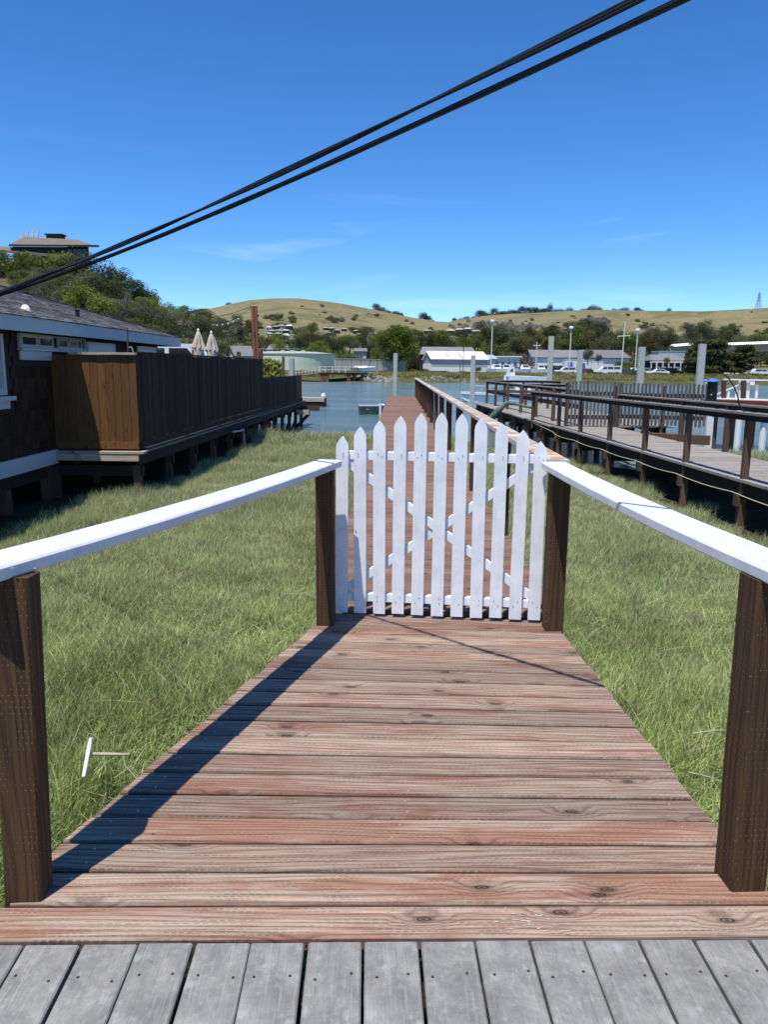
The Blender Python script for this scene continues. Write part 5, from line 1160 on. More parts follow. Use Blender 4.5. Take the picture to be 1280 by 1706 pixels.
part(MB().bar(tuple(a), tuple(b), 1.4, 0.25), 'deck_surface', M['walk'], gw)
for dz in (0.55, 1.1):
    for dy in (-0.6, 0.6): part(MB().bar((a.x, a.y+dy, a.z+dz), (b.x, b.y+dy, b.z+dz), 0.08, 0.08), 'rail', M['stucco'], gw)
for f in np.linspace(0.03, 0.97, 9): w_ = a+(b-a)*f; part(MB().b2((w_.x-0.05, w_.y-0.65, w_.z+0.13), (w_.x+0.05, w_.y-0.55, w_.z+1.05)), 'post', M['stucco'], gw)
def dinghy(px, py, Y, L_, lb, rz):
    c = at(px, py, Y); t = T('white_dinghy', lb, 'dinghy', tuple(c), rz, 'white dinghies on the far jetty'); vs, fs, secs = hull(L_, L_*0.42, L_*0.24); part(MB().add(vs, fs+[tuple(i*5 for i in range(9))+tuple(i*5+4 for i in range(8, -1, -1))]), 'hull', M['boat_white'], t, local=True)
    part(MB().tube([s_[0] for s_ in secs], 0.16, 6).tube([s_[4] for s_ in secs], 0.16, 6), 'tube', M['boat_white'], t, local=True)
dinghy(599, 619.5, 150, 3.0, 'white dinghy at the left of the pile on the far jetty end', R(20)); dinghy(611, 619, 151, 3.2, 'white dinghy with its bow over the rocks at the far jetty end', R(-10)); dinghy(602, 616.5, 153, 2.6, 'white dinghy lying behind the other two on the far bank', R(35))
for px, Y, L_, rz, lb in ((828, 168, 5.2, 12, 'white boat on the hard in front of the low white building'), (846, 166, 4.6, -20, 'white boat hull on the bank left of the utility pole'), (876, 170, 5.0, 8, 'white boat on the bank just left of the utility pole'), (903, 168, 4.4, -10, 'white boat on the bank between utility pole and tallest pile')):
    c = ground_pt(px, Y); t = T('stored_boat', lb, 'boat', (c.x, Y, GY+0.25), R(rz), 'boats standing on the far bank'); vs, fs, secs = hull(L_, L_*0.34, 1.0); part(MB().add(vs, fs+[tuple(i*5 for i in range(9))+tuple(i*5+4 for i in range(8, -1, -1))]), 'hull', M['boat_white'], t, local=True)
    k = part(MB().prism([(-L_*0.2, 1.0), (L_*0.2, 1.0), (L_*0.08, 1.9), (-L_*0.16, 1.9)], (0, -L_*0.11, 0), (1, 0, 0), (0, 0, 1), (0, L_*0.22, 0)), 'cabin', M['boat_white'], t, local=True); part(MB().prism([(-L_*0.14, 1.35), (L_*0.12, 1.35), (L_*0.07, 1.75), (-L_*0.13, 1.75)], (0, -L_*0.11-0.012, 0), (1, 0, 0), (0, 0, 1), (0, L_*0.22+0.024, 0)), 'window', M['glass'], k, local=True)
    part(MB().box((-L_*0.25, 0, -0.05), (0.3, 1.2, 0.4)).box((L_*0.2, 0, -0.05), (0.3, 1.0, 0.4)), 'cradle', M['joist'], t, local=True)
# hoarding of rocks at the waterline
mb = MB(); rr = random.Random(3)
for _ in range(170):
    px = rr.choice((rr.uniform(596, 655), rr.uniform(596, 655), rr.uniform(700, 800))); Y = 151+rr.uniform(-2.5, 5.5); g_ = ground_pt(px, Y); s_ = rr.uniform(0.2, 0.62) if px < 660 else rr.uniform(0.15, 0.4)
    n = 6; P_ = [(rr.uniform(0.6, 1.1)*s_*math.cos(2*math.pi*k/n), rr.uniform(0.6, 1.1)*s_*math.sin(2*math.pi*k/n)) for k in range(n)]
    vs = [(g_.x+x, g_.y+y, g_.z-0.1) for x, y in P_]+[(g_.x+x*0.6, g_.y+y*0.6, g_.z+s_*rr.uniform(0.5, 0.9)) for x, y in P_]; mb.add(vs, [(i, (i+1) % n, (i+1) % n+n, i+n) for i in range(n)]+[tuple(range(n, 2*n))])
tag(part(mb, 'shore_rubble', M['rock']), kind='stuff')
# car park surface
mb = MB(); A = [flat(826, 165), flat(1420, 165), flat(1420, 232), flat(826, 232)]; mb.add([(v.x, v.y, GY+0.006) for v in A], [(0, 1, 2, 3)]); tag(part(mb, 'car_park', M['asphalt']), kind='structure')

# vehicles
def wheel(t, x, y, r, nm='wheel'):
    w_ = part(MB().tube([(x, y-0.1, r), (x, y+0.1, r)], r, 14), nm, M['tyre'], t, local=True); part(MB().tube([(x, y-0.105, r), (x, y-0.101, r)], r*0.6, 10), 'rim', M['rim'], w_, local=True)
def vehicle(kind, col, px, Y, label, face=1, group='vehicles in the far car park', rz=0.0, name=None, scale=1.0, cat=None):
    c = flat(px, Y); c.z = GY+0.006; t = T(name or {'van': 'passenger_van', 'suv': 'parked_suv', 'sedan': 'parked_car', 'truck': 'pickup_truck'}[kind], label, cat or {'van': 'van', 'suv': 'suv', 'sedan': 'car', 'truck': 'pickup'}[kind], tuple(c), rz, group)
    P_ = {'van': ([(-2.75, 0.45), (2.75, 0.45), (2.85, 0.8), (2.7, 1.05), (1.75, 1.25), (1.05, 2.0), (-2.6, 2.08), (-2.78, 1.9), (-2.82, 0.8)], 1.95, [[(1.45, 1.3), (0.95, 1.86), (0.35, 1.86), (0.35, 1.3)], [(0.2, 1.3), (0.2, 1.86), (-1.0, 1.86), (-1.0, 1.3)], [(-1.15, 1.3), (-1.15, 1.86), (-2.45, 1.86), (-2.45, 1.3)]], (1.75, -1.75), 0.38),
          'suv': ([(-2.3, 0.42), (2.3, 0.42), (2.38, 0.85), (2.2, 1.02), (1.05, 1.12), (0.45, 1.68), (-1.9, 1.74), (-2.3, 1.1), (-2.35, 0.7)], 1.85, [[(0.85, 1.14), (0.38, 1.58), (-0.45, 1.6), (-0.45, 1.12)], [(-0.55, 1.12), (-0.55, 1.6), (-1.75, 1.62), (-2.05, 1.14)]], (1.45, -1.45), 0.37),
          'sedan': ([(-2.25, 0.38), (2.25, 0.38), (2.3, 0.7), (2.05, 0.88), (1.0, 0.98), (0.35, 1.42), (-0.9, 1.45), (-1.7, 1.05), (-2.25, 1.0), (-2.3, 0.65)], 1.78, [[(0.8, 1.0), (0.3, 1.34), (-0.3, 1.36), (-0.3, 0.98)], [(-0.4, 0.98), (-0.4, 1.36), (-0.88, 1.37), (-1.4, 1.02)]], (1.35, -1.35), 0.33),
          'truck': ([(-2.7, 0.5), (2.7, 0.5), (2.78, 0.9), (2.6, 1.12), (1.4, 1.2), (0.85, 1.8), (-0.5, 1.82), (-0.65, 1.15), (-2.7, 1.15), (-2.75, 0.8)], 1.9, [[(1.2, 1.22), (0.78, 1.72), (0.25, 1.72), (0.25, 1.2)], [(0.12, 1.2), (0.12, 1.72), (-0.42, 1.72), (-0.5, 1.2)]], (1.7, -1.7), 0.40)}[kind]
    prof, wd, wins, wx, wr_ = P_; f = face
    part(MB().prism([(x*f, z) for x, z in prof], (0, -wd/2, 0), (1, 0, 0), (0, 0, 1), (0, wd, 0)), 'body', M[col], t, local=True)
    for wn_ in wins:
        part(MB().prism([(x*f, z) for x, z in wn_], (0, -wd/2-0.012, 0), (1, 0, 0), (0, 0, 1), (0, wd+0.024, 0)), 'window', M['glass'], t, local=True)
    for x in wx:
        for y_ in (-wd/2+0.06, wd/2-0.06): wheel(t, x, y_, wr_)
    for y_ in (-wd*0.36, wd*0.36): part(MB().box((prof[2][0]*f, y_, prof[2][1]-0.05), (0.08, 0.26, 0.14)), 'headlight', M['steel'], t, local=True)
    if scale != 1.0: t.scale = (scale,)*3
    return t
vehicle('van', 'car_white', 1013, 172, 'long white passenger van with a row of dark side windows', -1)
vehicle('suv', 'car_white', 943, 171, 'white estate car just right of the tallest concrete pile', -1)
vehicle('sedan', 'car_red', 961, 173, 'red car half hidden by the shortest concrete pile', 1)
vehicle('suv', 'car_black', 925, 183, 'black van like car behind the white estate car', 1, scale=1.2)
vehicle('sedan', 'car_black', 981, 175, 'black car between the red car and the white van', 1)
vehicle('truck', 'car_green', 1041, 176, 'dark green pickup behind the flagpole', 1)
vehicle('suv', 'car_white', 1056, 181, 'white car left of the right lamp post', -1); vehicle('suv', 'car_silver', 1077, 178, 'silver car just right of the pale pile at the slatted screen', 1)
vehicle('sedan', 'car_white', 1097, 171, 'white car in front of the pergola', -1); vehicle('suv', 'car_black', 1120, 176, 'black car right of the white car at the pergola', 1)
vehicle('truck', 'car_white', 884, 180, 'white pickup with dark windows behind the cabin boat', -1); vehicle('sedan', 'car_silver', 907, 192, 'silver car left of the tallest concrete pile', 1)
vehicle('van', 'car_white', 832, 182, 'white van in front of the low white building', -1); vehicle('sedan', 'car_grey', 1150, 181, 'grey car at the left foot of the cypress', 1)
vehicle('sedan', 'car_white', 1213, 182, 'white car between the two dark trees', 1); vehicle('sedan', 'car_silver', 1228, 188, 'silver car right of the white one between the dark trees', -1); vehicle('suv', 'car_white', 1271, 184, 'white car at the right edge behind the dark trees', 1)
for i, (px, Y, cl, kd, lb) in enumerate(((975, 200, 'car_black', 'sedan', 'black car in the back row under the white trailer'), (1000, 200, 'car_grey', 'suv', 'grey car in the back row behind the passenger van'), (1022, 202, 'car_black', 'sedan', 'black car in the back row left of the flagpole'), (1052, 200, 'car_black', 'suv', 'black car in the back row left of the right lamp post'), (1068, 202, 'car_silver', 'sedan', 'silver car in the back row behind the right lamp post'), (1085, 199, 'car_black', 'suv', 'black car in the back row left of the pergola'), (868, 196, 'car_white', 'suv', 'white car in the back row right of the low white building'), (893, 198, 'car_blue', 'sedan', 'dark blue car in the back row by the utility pole'))):
    vehicle(kd, cl, px, Y, lb, 1 if i % 2 else -1, 'back row of the far car park')
o_ = vehicle('van', 'car_white', 279, 33, 'white van glimpsed between the end of the house eave and the fence', 1, None, scale=1.22); o_.location.z = -0.05
def trailer(px0, px1, yt, Y, label, blue=None):
    p, q = flat(px0, Y), flat(px1, Y); zt = zpx(px0, yt, Y); t = T('white_trailer', label, 'trailer', ((p.x+q.x)/2, Y, GY)); a = (q.x-p.x)/2
    part(MB().b2((-a, 0, 0.7), (a, 2.4, zt-GY)), 'body', M['offwhite'], t, local=True); part(MB().b2((-a-0.05, -0.05, zt-GY+0.003), (a+0.05, 2.45, zt-GY+0.12)), 'roof', M['roof_white'], t, local=True)
    if blue: part(MB().b2((-a+2*a*blue[0], -0.03, 1.1), (-a+2*a*blue[1], -0.003, zt-GY-0.5)), 'panel', M['blue_panel'], t, local=True)
    for f in (0.2, 0.75, 0.86): wheel(t, -a+2*a*f, 0.1, 0.42)
trailer(941, 968, 600, 193, 'white box trailer with a bright blue panel behind the white estate car', (0.2, 0.5)); trailer(969, 985, 601.5, 194, 'white trailer with a blue panel on its left half behind the shortest pile', (0.05, 0.4)); trailer(986, 1005, 602.5, 195, 'plain white trailer behind the passenger van')
def bin_(px, Y, lb):
    c = flat(px, Y); t = T('waste_container', lb, 'container', (c.x, Y, GY), 0, 'green containers behind the cabin boat'); part(MB().prism([(-1.3, 0.15), (1.3, 0.15), (1.6, 1.5), (-1.6, 1.5)], (0, -0.8, 0), (1, 0, 0), (0, 0, 1), (0, 1.6, 0)), 'body', M['car_green'], t, local=True); part(MB().b2((-1.62, -0.85, 1.503), (1.62, 0.85, 1.6)), 'lid', M['car_black'], t, local=True)
bin_(851, 176, 'dark green container at the left above the long white boat'); bin_(866, 178, 'dark green container at the right above the long white boat')

def lamp(px, yt, yb, Y, label):
    c = flat(px-1.5, Y); z = zpx(px, yt, Y); t = T('lamp_post', label, 'lamp post', tuple(c), 0, 'lamp posts of the far car park'); part(MB().tube([(0, 0, -0.3), (0, 0, z-GY-0.4)], [0.13, 0.09], 8), 'pole', M['offwhite'], t, local=True)
    part(MB().lathe([(0.0, z-GY-0.42), (0.42, z-GY-0.42), (0.5, z-GY-0.2), (0.44, z-GY+0.18), (0.0, z-GY+0.25)], (0, 0, 0), 12), 'lamp_head', M['boat_white'], t, local=True)
lamp(820, 534, 612, 178, 'tall lamp post rising over the white pavilion right of the warehouse'); lamp(950.5, 545, 622, 176, 'lamp post left of the shortest concrete pile'); lamp(1060.5, 549, 620, 176, 'lamp post just left of the pile at the slatted screen')
c = flat(1036, 180); t = T('flagpole', 'white flagpole with a yardarm and a small furled flag', 'flagpole', tuple(c)); z = zpx(1037, 535, 180); part(MB().tube([(0, 0, -0.3), (0.15, 0, z-GY)], [0.14, 0.08], 8), 'pole', M['offwhite'], t, local=True)
zy = zpx(1037, 559, 180)-GY; part(MB().tube([(-1.4, 0, zy-0.2), (1.55, 0, zy)], 0.08, 6), 'yardarm', M['offwhite'], t, local=True)
for x in (-1.3, 1.4): part(MB().tube([(x, 0, zy-0.75), (x, 0, zy-0.2)], 0.05, 5), 'halyard_block', M['offwhite'], t, local=True)
part(MB().add([(0, 0, z-GY-0.4), (-0.25, 0.05, z-GY-0.5), (-0.35, -0.05, z-GY-1.2), (-0.1, 0.04, z-GY-1.4)], [(0, 1, 2, 3)]), 'flag', M['car_grey'], t, local=True)
c = flat(893.5, 172); z = zpx(895, 570, 172)-GY; t = T('utility_pole', 'pale utility pole with a crossarm behind the cabin boat', 'utility pole', tuple(c)); part(MB().tube([(0, 0, -0.3), (0, 0, z)], [0.16, 0.11], 8), 'pole', M['stucco'], t, local=True); part(MB().box((0, 0, z-0.7), (1.6, 0.12, 0.14)), 'crossarm', M['stucco'], t, local=True)
for k in (-0.6, 0.6): part(MB().tube([(k, 0, z-0.62), (k, 0, z-0.4)], 0.06, 6), 'insulator', M['steel'], t, local=True)
for px, yt, lb in ((772, 578, 'thin dark pole in front of the warehouse right end'), (767, 606, 'short dark post on the bank below the warehouse')):
    c = flat(px, 170); tag(part(MB().tube([(c.x, 170, 0), (c.x, 170, zpx(px, yt, 170))], 0.09, 6), 'bank_post', M['bark']), lb, 'post')
# scalloped canopy with space frame
cp = T('fabric_canopy', 'long white scalloped canopy on a lattice frame behind the cypress trees', 'canopy', tuple(flat(1200, 262)))
def canopy(px0, px1, y0, y1, n):
    A_, B_ = at(px0, y0, 262), at(px1, y1, 262); d = (B_-A_)/n; mb = MB(); vs = []; m = n*6
    for i in range(m+1):
        p = A_+(B_-A_)*i/m; s_ = abs(math.sin(math.pi*i/6))*0.45
        for yy, zq in ((-0.5, -0.3), (0, s_), (2.5, s_+0.1), (5, -0.3)): vs.append((p.x, p.y+yy, p.z+zq))
    mb.add(vs, [(i*4+k, i*4+4+k, i*4+5+k, i*4+1+k) for i in range(m) for k in range(3)]); part(mb, 'fabric', M['roof_white'], cp)
    fr = MB(); h = 2.0
    for i in range(n):
        p, q = A_+d*i, A_+d*(i+1); lo = (p+q)/2-Vector((0, -1.5, h+0.6)); 
        for yy in (0.5, 3.5):
            for e in (p, q): fr.tube([(e.x, e.y+yy, e.z-0.6), tuple(lo)], 0.07, 4)
        if i: fr.tube([tuple((A_+d*(i-0.5))-Vector((0, -1.5, h+0.6))), tuple(lo)], 0.08, 4)
    part(fr, 'lattice', M['stucco'], cp)
canopy(1123, 1156, 576, 573.5, 9); canopy(1172, 1420, 575, 566, 60)
for px in (1140, 1190, 1250): c = flat(px, 264); part(MB().tube([(c.x, 266, GY), (c.x, 266, zpx(px, 582, 264))], 0.2, 8), 'column', M['stucco'], cp)

# ------------------------------------------------------------------ building on the near hill
g0_ = at(80, 425, 150); t = T('hilltop_building', 'brown hip roofed building with antennas on top of the wooded hill', 'building', (g0_.x, 150, g0_.z-4))
def P150(px, py, Y=150): return at(px, py, Y)
el, er, tl, tr = P150(14, 407), P150(165, 412), P150(40, 394.5, 156), P150(128, 399, 156)
bl, br_ = P150(14, 407, 166), P150(158, 412, 166)
part(MB().add([tuple(v) for v in (el, er, tr, tl, bl, br_)], [(0, 1, 2, 3), (0, 3, 4), (1, 5, 2), (4, 3, 2, 5)]), 'roof', M['brown_roof'], t)
part(MB().b2((el.x, 149.9, el.z-0.35), (er.x, 150.05, el.z-0.02)), 'fascia', M['dark_wall'], t)
a, b, a2, b2_ = P150(20, 409, 151.5), P150(147, 409, 151.5), P150(30, 409, 162), P150(143, 409, 162); part(MB().prism([(a.x, 151.5), (b.x, 151.5), (b2_.x, 162), (a2.x, 162)], (0, 0, a.z-3.2), (1, 0, 0), (0, 1, 0), (0, 0, 3.0)), 'wall', M['dark_wall'], t)
for i, px in enumerate((116, 125, 133, 141)): c = P150(px, 415, 151.45); part(MB().b2((c.x-0.42, 151.42, c.z-0.8), (c.x+0.42, 151.48, c.z+0.6)), 'window', M['glass'], t)
e = [P150(-60, 411), P150(120, 427), P150(140, 424, 153), P150(-60, 404, 154)]; part(MB().add([tuple(v) for v in e]+[tuple(v-Vector((0, 0, 0.4))) for v in e], [(0, 1, 2, 3), (0, 4, 5, 1)]), 'lower_roof', M['brown_roof'], t)
a, b = P150(76, 391, 156), P150(101, 394, 156); part(MB().b2((a.x, 156, b.z-0.6), (b.x, 158, a.z)).b2((a.x-0.3, 155.8, a.z+0.003), (b.x+0.3, 158.2, a.z+0.2)), 'roof_hatch', M['dark_wall'], t)
for px in (35.5, 38.5, 43, 46, 53.5, 61, 62.5): a, b = P150(px, 396, 156), P150(px+0.2, 383+rnd.uniform(-1, 3), 156); part(MB().bar(tuple(a-Vector((0, 0, 0.6))), tuple(b), 0.16, 0.2, (0, 1, 0)), 'antenna', M['stucco'], t)
a, b = P150(40, 391, 156), P150(62, 391, 156); part(MB().bar(tuple(a), tuple(b), 0.07, 0.07), 'antenna_rail', M['stucco'], t)
c0_, c1_ = P150(-90, 462, 120), P150(48, 471, 120); tag(part(MB().bar(tuple(c0_), tuple(c1_), 2.0, 1.1), 'hillside_wall', M['stucco']), 'low pale wall on the hillside under the oak trees at left', 'wall')

# ------------------------------------------------------------------ houses on the hillside
hcount = 0
def hill_house(px, py, w_px, h_px, label, group, roof='stucco', wall='stucco', rk=0.35, seed=0):
    g_ = ground_at(px, py, 300, 880); k = g_.y/F_PX; w_, h_ = w_px*k, h_px*k; t = T('hillside_house', label, 'house', (g_.x, g_.y, g_.z-2), R(random.Random(seed).uniform(-14, 14)), group); d = w_*0.8; b = h_+2
    part(MB().b2((-w_/2, 0, 0), (w_/2, d, b)), 'wall', M[wall], t, local=True)
    o = w_*0.08; rz_ = h_*rk
    part(MB().add([(-w_/2-o, -o, b), (w_/2+o, -o, b), (w_/4, d/2, b+rz_), (-w_/4, d/2, b+rz_), (-w_/2-o, d+o, b), (w_/2+o, d+o, b)], [(0, 1, 2, 3), (3, 2, 5, 4), (0, 3, 4), (1, 5, 2)]), 'roof', M[roof], t, local=True)
    n = max(2, int(w_px/4))
    for i in range(n):
        for z in (0.30, 0.68):
            x = -w_/2+w_*(i+0.5)/n; part(MB().b2((x-w_/n*0.25, -0.25, 2+h_*z-h_*0.1), (x+w_/n*0.25, -0.01, 2+h_*z+h_*0.13)), 'window', M['glass'], t, local=True)
A1 = 'stacked pale houses on the left hillside'; A2 = 'scattered houses on the hillside left of the round tree'; A3 = 'row of terraces below the rocky outcrop'
M['terrace_roof'] = plain('grey_brown_roof', (0.36, 0.335, 0.30), 0.85, 0.12, 0.3, objvar=0.2)
L1 = ['top left house of the stacked pale cluster', 'second house in the top row of the stacked cluster', 'third house in the top row of the stacked cluster', 'top right house of the stacked pale cluster', 'middle left house of the stacked pale cluster', 'house in the centre of the stacked pale cluster', 'middle right house of the stacked pale cluster', 'bottom left house of the stacked pale cluster', 'house low in the middle of the stacked cluster', 'tall lowest house of the stacked cluster with two rows of windows']
L2 = ['leftmost small dark house of the hillside group above the tank', 'second dark house of the hillside group above the tank', 'dark house in the middle of the hillside group above the fence', 'small dark house right of the middle in the hillside group', 'lowest left dark house of the hillside group above the tank', 'wide dark house of the hillside group nearest the round tree', 'small pale house highest beside the round tree', 'lowest dark house of the hillside group left of the round tree']
for i, (x, y_, w_, h_, m) in enumerate(((449, 552, 9, 5, 'stucco'), (459, 550, 10, 5, 'dark_wall'), (470, 549, 11, 5, 'stucco'), (482, 551, 10, 6, 'dark_wall'), (453, 557, 10, 5, 'dark_wall'), (465, 556, 11, 5, 'stucco'), (477, 557, 12, 5, 'dark_wall'), (450, 564, 10, 6, 'stucco'), (462, 565, 11, 6, 'dark_wall'), (477, 571, 11, 10, 'stucco'))):
    hill_house(x, y_, w_, h_, L1[i], A1, 'terrace_roof' if i % 3 else 'stucco', m, seed=i)
for i, (x, y_, w_, h_, m) in enumerate(((543, 552, 8, 4, 'dark_wall'), (552, 551, 10, 4, 'dark_wall'), (562, 556, 10, 5, 'dark_wall'), (574, 555, 8, 4, 'dark_wall'), (548, 562, 9, 4, 'dark_wall'), (594, 557, 11, 5, 'dark_wall'), (603, 553, 7, 4, 'stucco'), (598, 564, 8, 4, 'dark_wall'))):
    hill_house(x, y_, w_, h_, L2[i], A2, 'terrace_roof', m, seed=i+20)
for i, (x, y_, w_, h_, lb) in enumerate(((699, 560, 10, 6, 'pale roofed terrace just right of the big round tree'), (713, 560, 14, 6, 'second pale roofed terrace right of the big round tree'), (750, 561, 14, 8, 'left end of the terrace row above the warehouse'), (764, 561, 13, 8, 'second house of the terrace row above the warehouse'), (778, 561, 13, 8, 'third house of the terrace row above the warehouse'), (792, 561, 14, 8, 'right end of the terrace row above the warehouse'))):
    hill_house(x, y_, w_, h_, lb, A3, 'terrace_roof', 'dark_wall', seed=i+40)
for i, (x, y_, w_, lb) in enumerate(((1222, 571, 12, 'dark roofed house at the left of the row above the canopy'), (1236, 572, 16, 'dark gabled house in the middle of the row above the canopy'), (1256, 571, 14, 'dark roofed house at the right of the row above the canopy'), (1273, 570, 12, 'dark roofed house at the right edge above the canopy'))):
    hill_house(x, y_, w_, 5, lb, 'houses above the canopy', 'roof_grey', 'stucco', 0.8, seed=i+60)
# transmission tower on the ridge
b = at(1263.5, 521, 900); tp = at(1264.5, 487, 900); t = T('transmission_tower', 'grey lattice transmission tower on the right hand ridge', 'tower', tuple(b)); H = tp.z-b.z; mb = MB()
for sx_ in (-1, 1):
    for sy_ in (-1, 1): mb.tube([(sx_*3.6, sy_*3.6, -3), (sx_*1.3, sy_*1.3, H*0.55), (sx_*0.5, sy_*0.5, H)], 0.22, 4)
for k in range(7):
    z0, z1 = H*k/8, H*(k+1)/8; w0, w1 = 3.6-2.9*(k/8), 3.6-2.9*((k+1)/8)
    for sy_ in (-1, 1): mb.tube([(-w0, sy_*w0, z0), (w1, sy_*w1, z1)], 0.13, 4); mb.tube([(w0, sy_*w0, z0), (-w1, sy_*w1, z1)], 0.13, 4)
part(mb, 'lattice', M['car_grey'], t, local=True)
for z, w_ in ((0.62, 3.6), (0.76, 3.2), (0.9, 2.6)): part(MB().tube([(-w_, 0, H*z), (w_, 0, H*z)], 0.18, 4), 'cross_arm', M['car_grey'], t, local=True)
# ------------------------------------------------------------------ trees
def trunk_mb(h, r, n=4, seed=0, spread=0.5, multi=1):
    q = random.Random(seed); mb = MB()
    for m in range(multi):
        bx = (m-(multi-1)/2)*0.25*spread
        mb.tube([(bx*0.3, 0, -0.6), (bx*0.6+q.uniform(-0.1, 0.1), q.uniform(-0.1, 0.1), h*0.45), (bx, 0, h)], [r, r*0.75, r*0.4], 7)
        for k in range(n):
            a = q.uniform(0, 6.28); z = h*q.uniform(0.45, 0.85); l = spread*q.uniform(0.6, 1.1); mb.tube([(bx*0.6, 0, z), (bx+math.cos(a)*l*0.6, math.sin(a)*l*0.6, z+l*0.5), (bx+math.cos(a)*l, math.sin(a)*l, z+l*0.9)], [r*0.5, r*0.33, r*0.15], 5)
    return mb
# unit crowns (about 1 m radius, foot of crown near z = 0.35)
CROWNS = {}
for nm, mat, rz, zc, nb, br, nl, sz, seeds in (('oak', 'oak', 0.85, 1.05, 22, 0.40, 2600, 0.105, (1, 2, 3)), ('dark', 'oak_dark', 0.95, 1.1, 20, 0.42, 2600, 0.105, (4, 5, 6)), ('bright', 'bright', 0.95, 1.05, 22, 0.38, 2600, 0.10, (7, 8)), ('grey', 'grey_leaf', 0.95, 1.1, 18, 0.40, 2200, 0.10, (9, 10)), ('rust', 'rust_leaf', 0.9, 1.1, 18, 0.40, 2000, 0.10, (11,)), ('shrub', 'shrub', 0.7, 0.6, 16, 0.45, 1500, 0.13, (12, 13))):
    CROWNS[nm] = [leaf_mesh('crown', M[mat], s_, crown_blobs(s_, nb, 1.0, rz, zc, br), nl, sz, 1.0, 0.25) for s_ in seeds]
TRUNKS = [trunk_mb(1.0, 0.085, 5, s_, 0.5, 1).mesh('trunk', M['bark']) for s_ in (1, 2, 3)]
tcount = 0
def tree(kind, p, rad, label, group, hz=1.0, name=None, trunk=True):
    global tcount; q = random.Random(tcount*13+5); tcount += 1
    me = q.choice(CROWNS[kind]); t = link(name or ('shrub' if kind == 'shrub' else 'tree'), None if not trunk else q.choice(TRUNKS), None, tuple(p), (0, 0, q.uniform(0, 6.28)))
    t.scale = (rad, rad, rad*hz); tag(t, label, 'shrub' if (name == 'shrub' or kind == 'shrub') else 'tree', group); link('crown', me, t); return t
# near hill: crowns aimed at the outline seen, standing on the slope
def hill_tree(px, py, wpx, kind, Y, label, group, hz=1.0):
    """a tree rooted on the slope so that its crown is seen centred near (px, py) and wpx wide"""
    g_ = ground_at(px, py+wpx*0.46*hz, 56, 400); rad = wpx/2*g_.y/F_PX
    c = at(px, py, g_.y); return tree(kind, (g_.x, g_.y, c.z-rad*hz*1.05), rad, label, group, hz)
GA = 'oaks below the hilltop building'; LA = 'rounded green oak standing in the row just below the hilltop building'
for px, py, w_, k in ((14, 440, 66, 'oak'), (62, 440, 62, 'oak'), (112, 438, 60, 'oak')):
    hill_tree(px, py, w_, k, 122, {14: 'rounded oak at the left edge below the lower brown roof', 62: 'rounded oak directly below the antennas of the hilltop building', 112: 'rounded oak below the windows of the hilltop building'}[px], GA, 0.8)
GB = 'dark trees along the shoulder of the hill'; LBs = ['dark tree touching the right end of the hilltop building', 'dark tree on the skyline where the cables cross the hill', 'dark skyline tree second down the hill shoulder from the cables', 'dark skyline tree halfway down the hill shoulder', 'dark tree just under the cables below the hilltop building', 'dark tree in mid slope above the brightest green tree', 'lowest dark skyline tree on the hill shoulder']
for px, py, w_, k in ((150, 452, 58, 'dark'), (182, 462, 52, 'dark'), (208, 470, 46, 'dark'), (232, 486, 40, 'dark'), (160, 478, 50, 'dark'), (196, 490, 46, 'dark'), (252, 500, 40, 'dark')):
    hill_tree(px, py, w_, k, 128, LBs.pop(0), GB, 0.95)
GC = 'bright trees low on the hill'; LCs = ['largest bright green tree just above the house roof vent pipe', 'bright green tree against the roof slope right of the largest one', 'bright green tree on the skyline low on the hill shoulder', 'small bright green tree where the hill meets the sky lowest', 'bright green tree touching the house roof left of the vent pipe']
for px, py, w_ in ((140, 500, 70), (175, 516, 60), (262, 512, 44), (284, 518, 36), (120, 512, 40)):
    hill_tree(px, py, w_, 'bright', 104, LCs.pop(0), GC, 0.9)
GD = 'grey green scrub on the hill'; LDs = ['grey green tree right of the bright trees, highest of the grey ones', 'grey green tree in the middle of the slope below the skyline dip', 'grey green tree above the far end of the house eave', 'grey green tree high above the left umbrella', 'dark bushy tree directly above the left umbrella', 'green oak just above the far half of the house roof', 'green oak just above the end of the house roof', 'dark bushy tree at the far corner of the house eave', 'dark bushy tree directly behind the left umbrella', 'dark bushy tree half hidden by the middle of the house roof', 'grey scrub bush at the end of the pale hillside wall', 'small grey scrub bush below the pale hillside wall', 'small grey scrub bush between pale wall and bright trees', 'small green oak on the skyline above the umbrellas', 'small grey tree on the skyline right of the small oak', 'dark tree where the wooded hill meets the grassy hill']
for px, py, w_, k in ((210, 520, 52, 'grey'), (240, 530, 54, 'grey'), (270, 542, 50, 'grey'), (300, 540, 50, 'grey'), (330, 545, 50, 'dark'), (228, 548, 50, 'oak'), (256, 560, 54, 'oak'), (288, 566, 50, 'dark'), (322, 575, 56, 'dark'), (190, 545, 60, 'dark'), (80, 490, 44, 'grey'), (55, 486, 36, 'grey'), (104, 496, 30, 'grey'), (308, 522, 36, 'oak'), (328, 528, 36, 'grey'), (345, 532, 34, 'dark')):
    hill_tree(px, py, w_, k, 98 if py > 530 else 110, LDs.pop(0), GD, 0.9)
GE = 'trees between umbrellas and reddish pole'; LEs = ['dark bushy tree directly behind the right umbrella top', 'grey green tree between right umbrella and string of bulbs', 'grey green tree left of the reddish pole under the bulbs', 'dark bushy tree touching the left side of the reddish pole', 'green oak left of the grey roofed house', 'green oak at the right corner of the grey roofed house', 'dark bushy tree at the foot of the right umbrella', 'green oak just right of the reddish pole', 'light green bush above the bamboo right of the reddish pole', 'small dark tree behind the upper part of the reddish pole', 'small grey tree under the hill skyline left of the reddish pole']
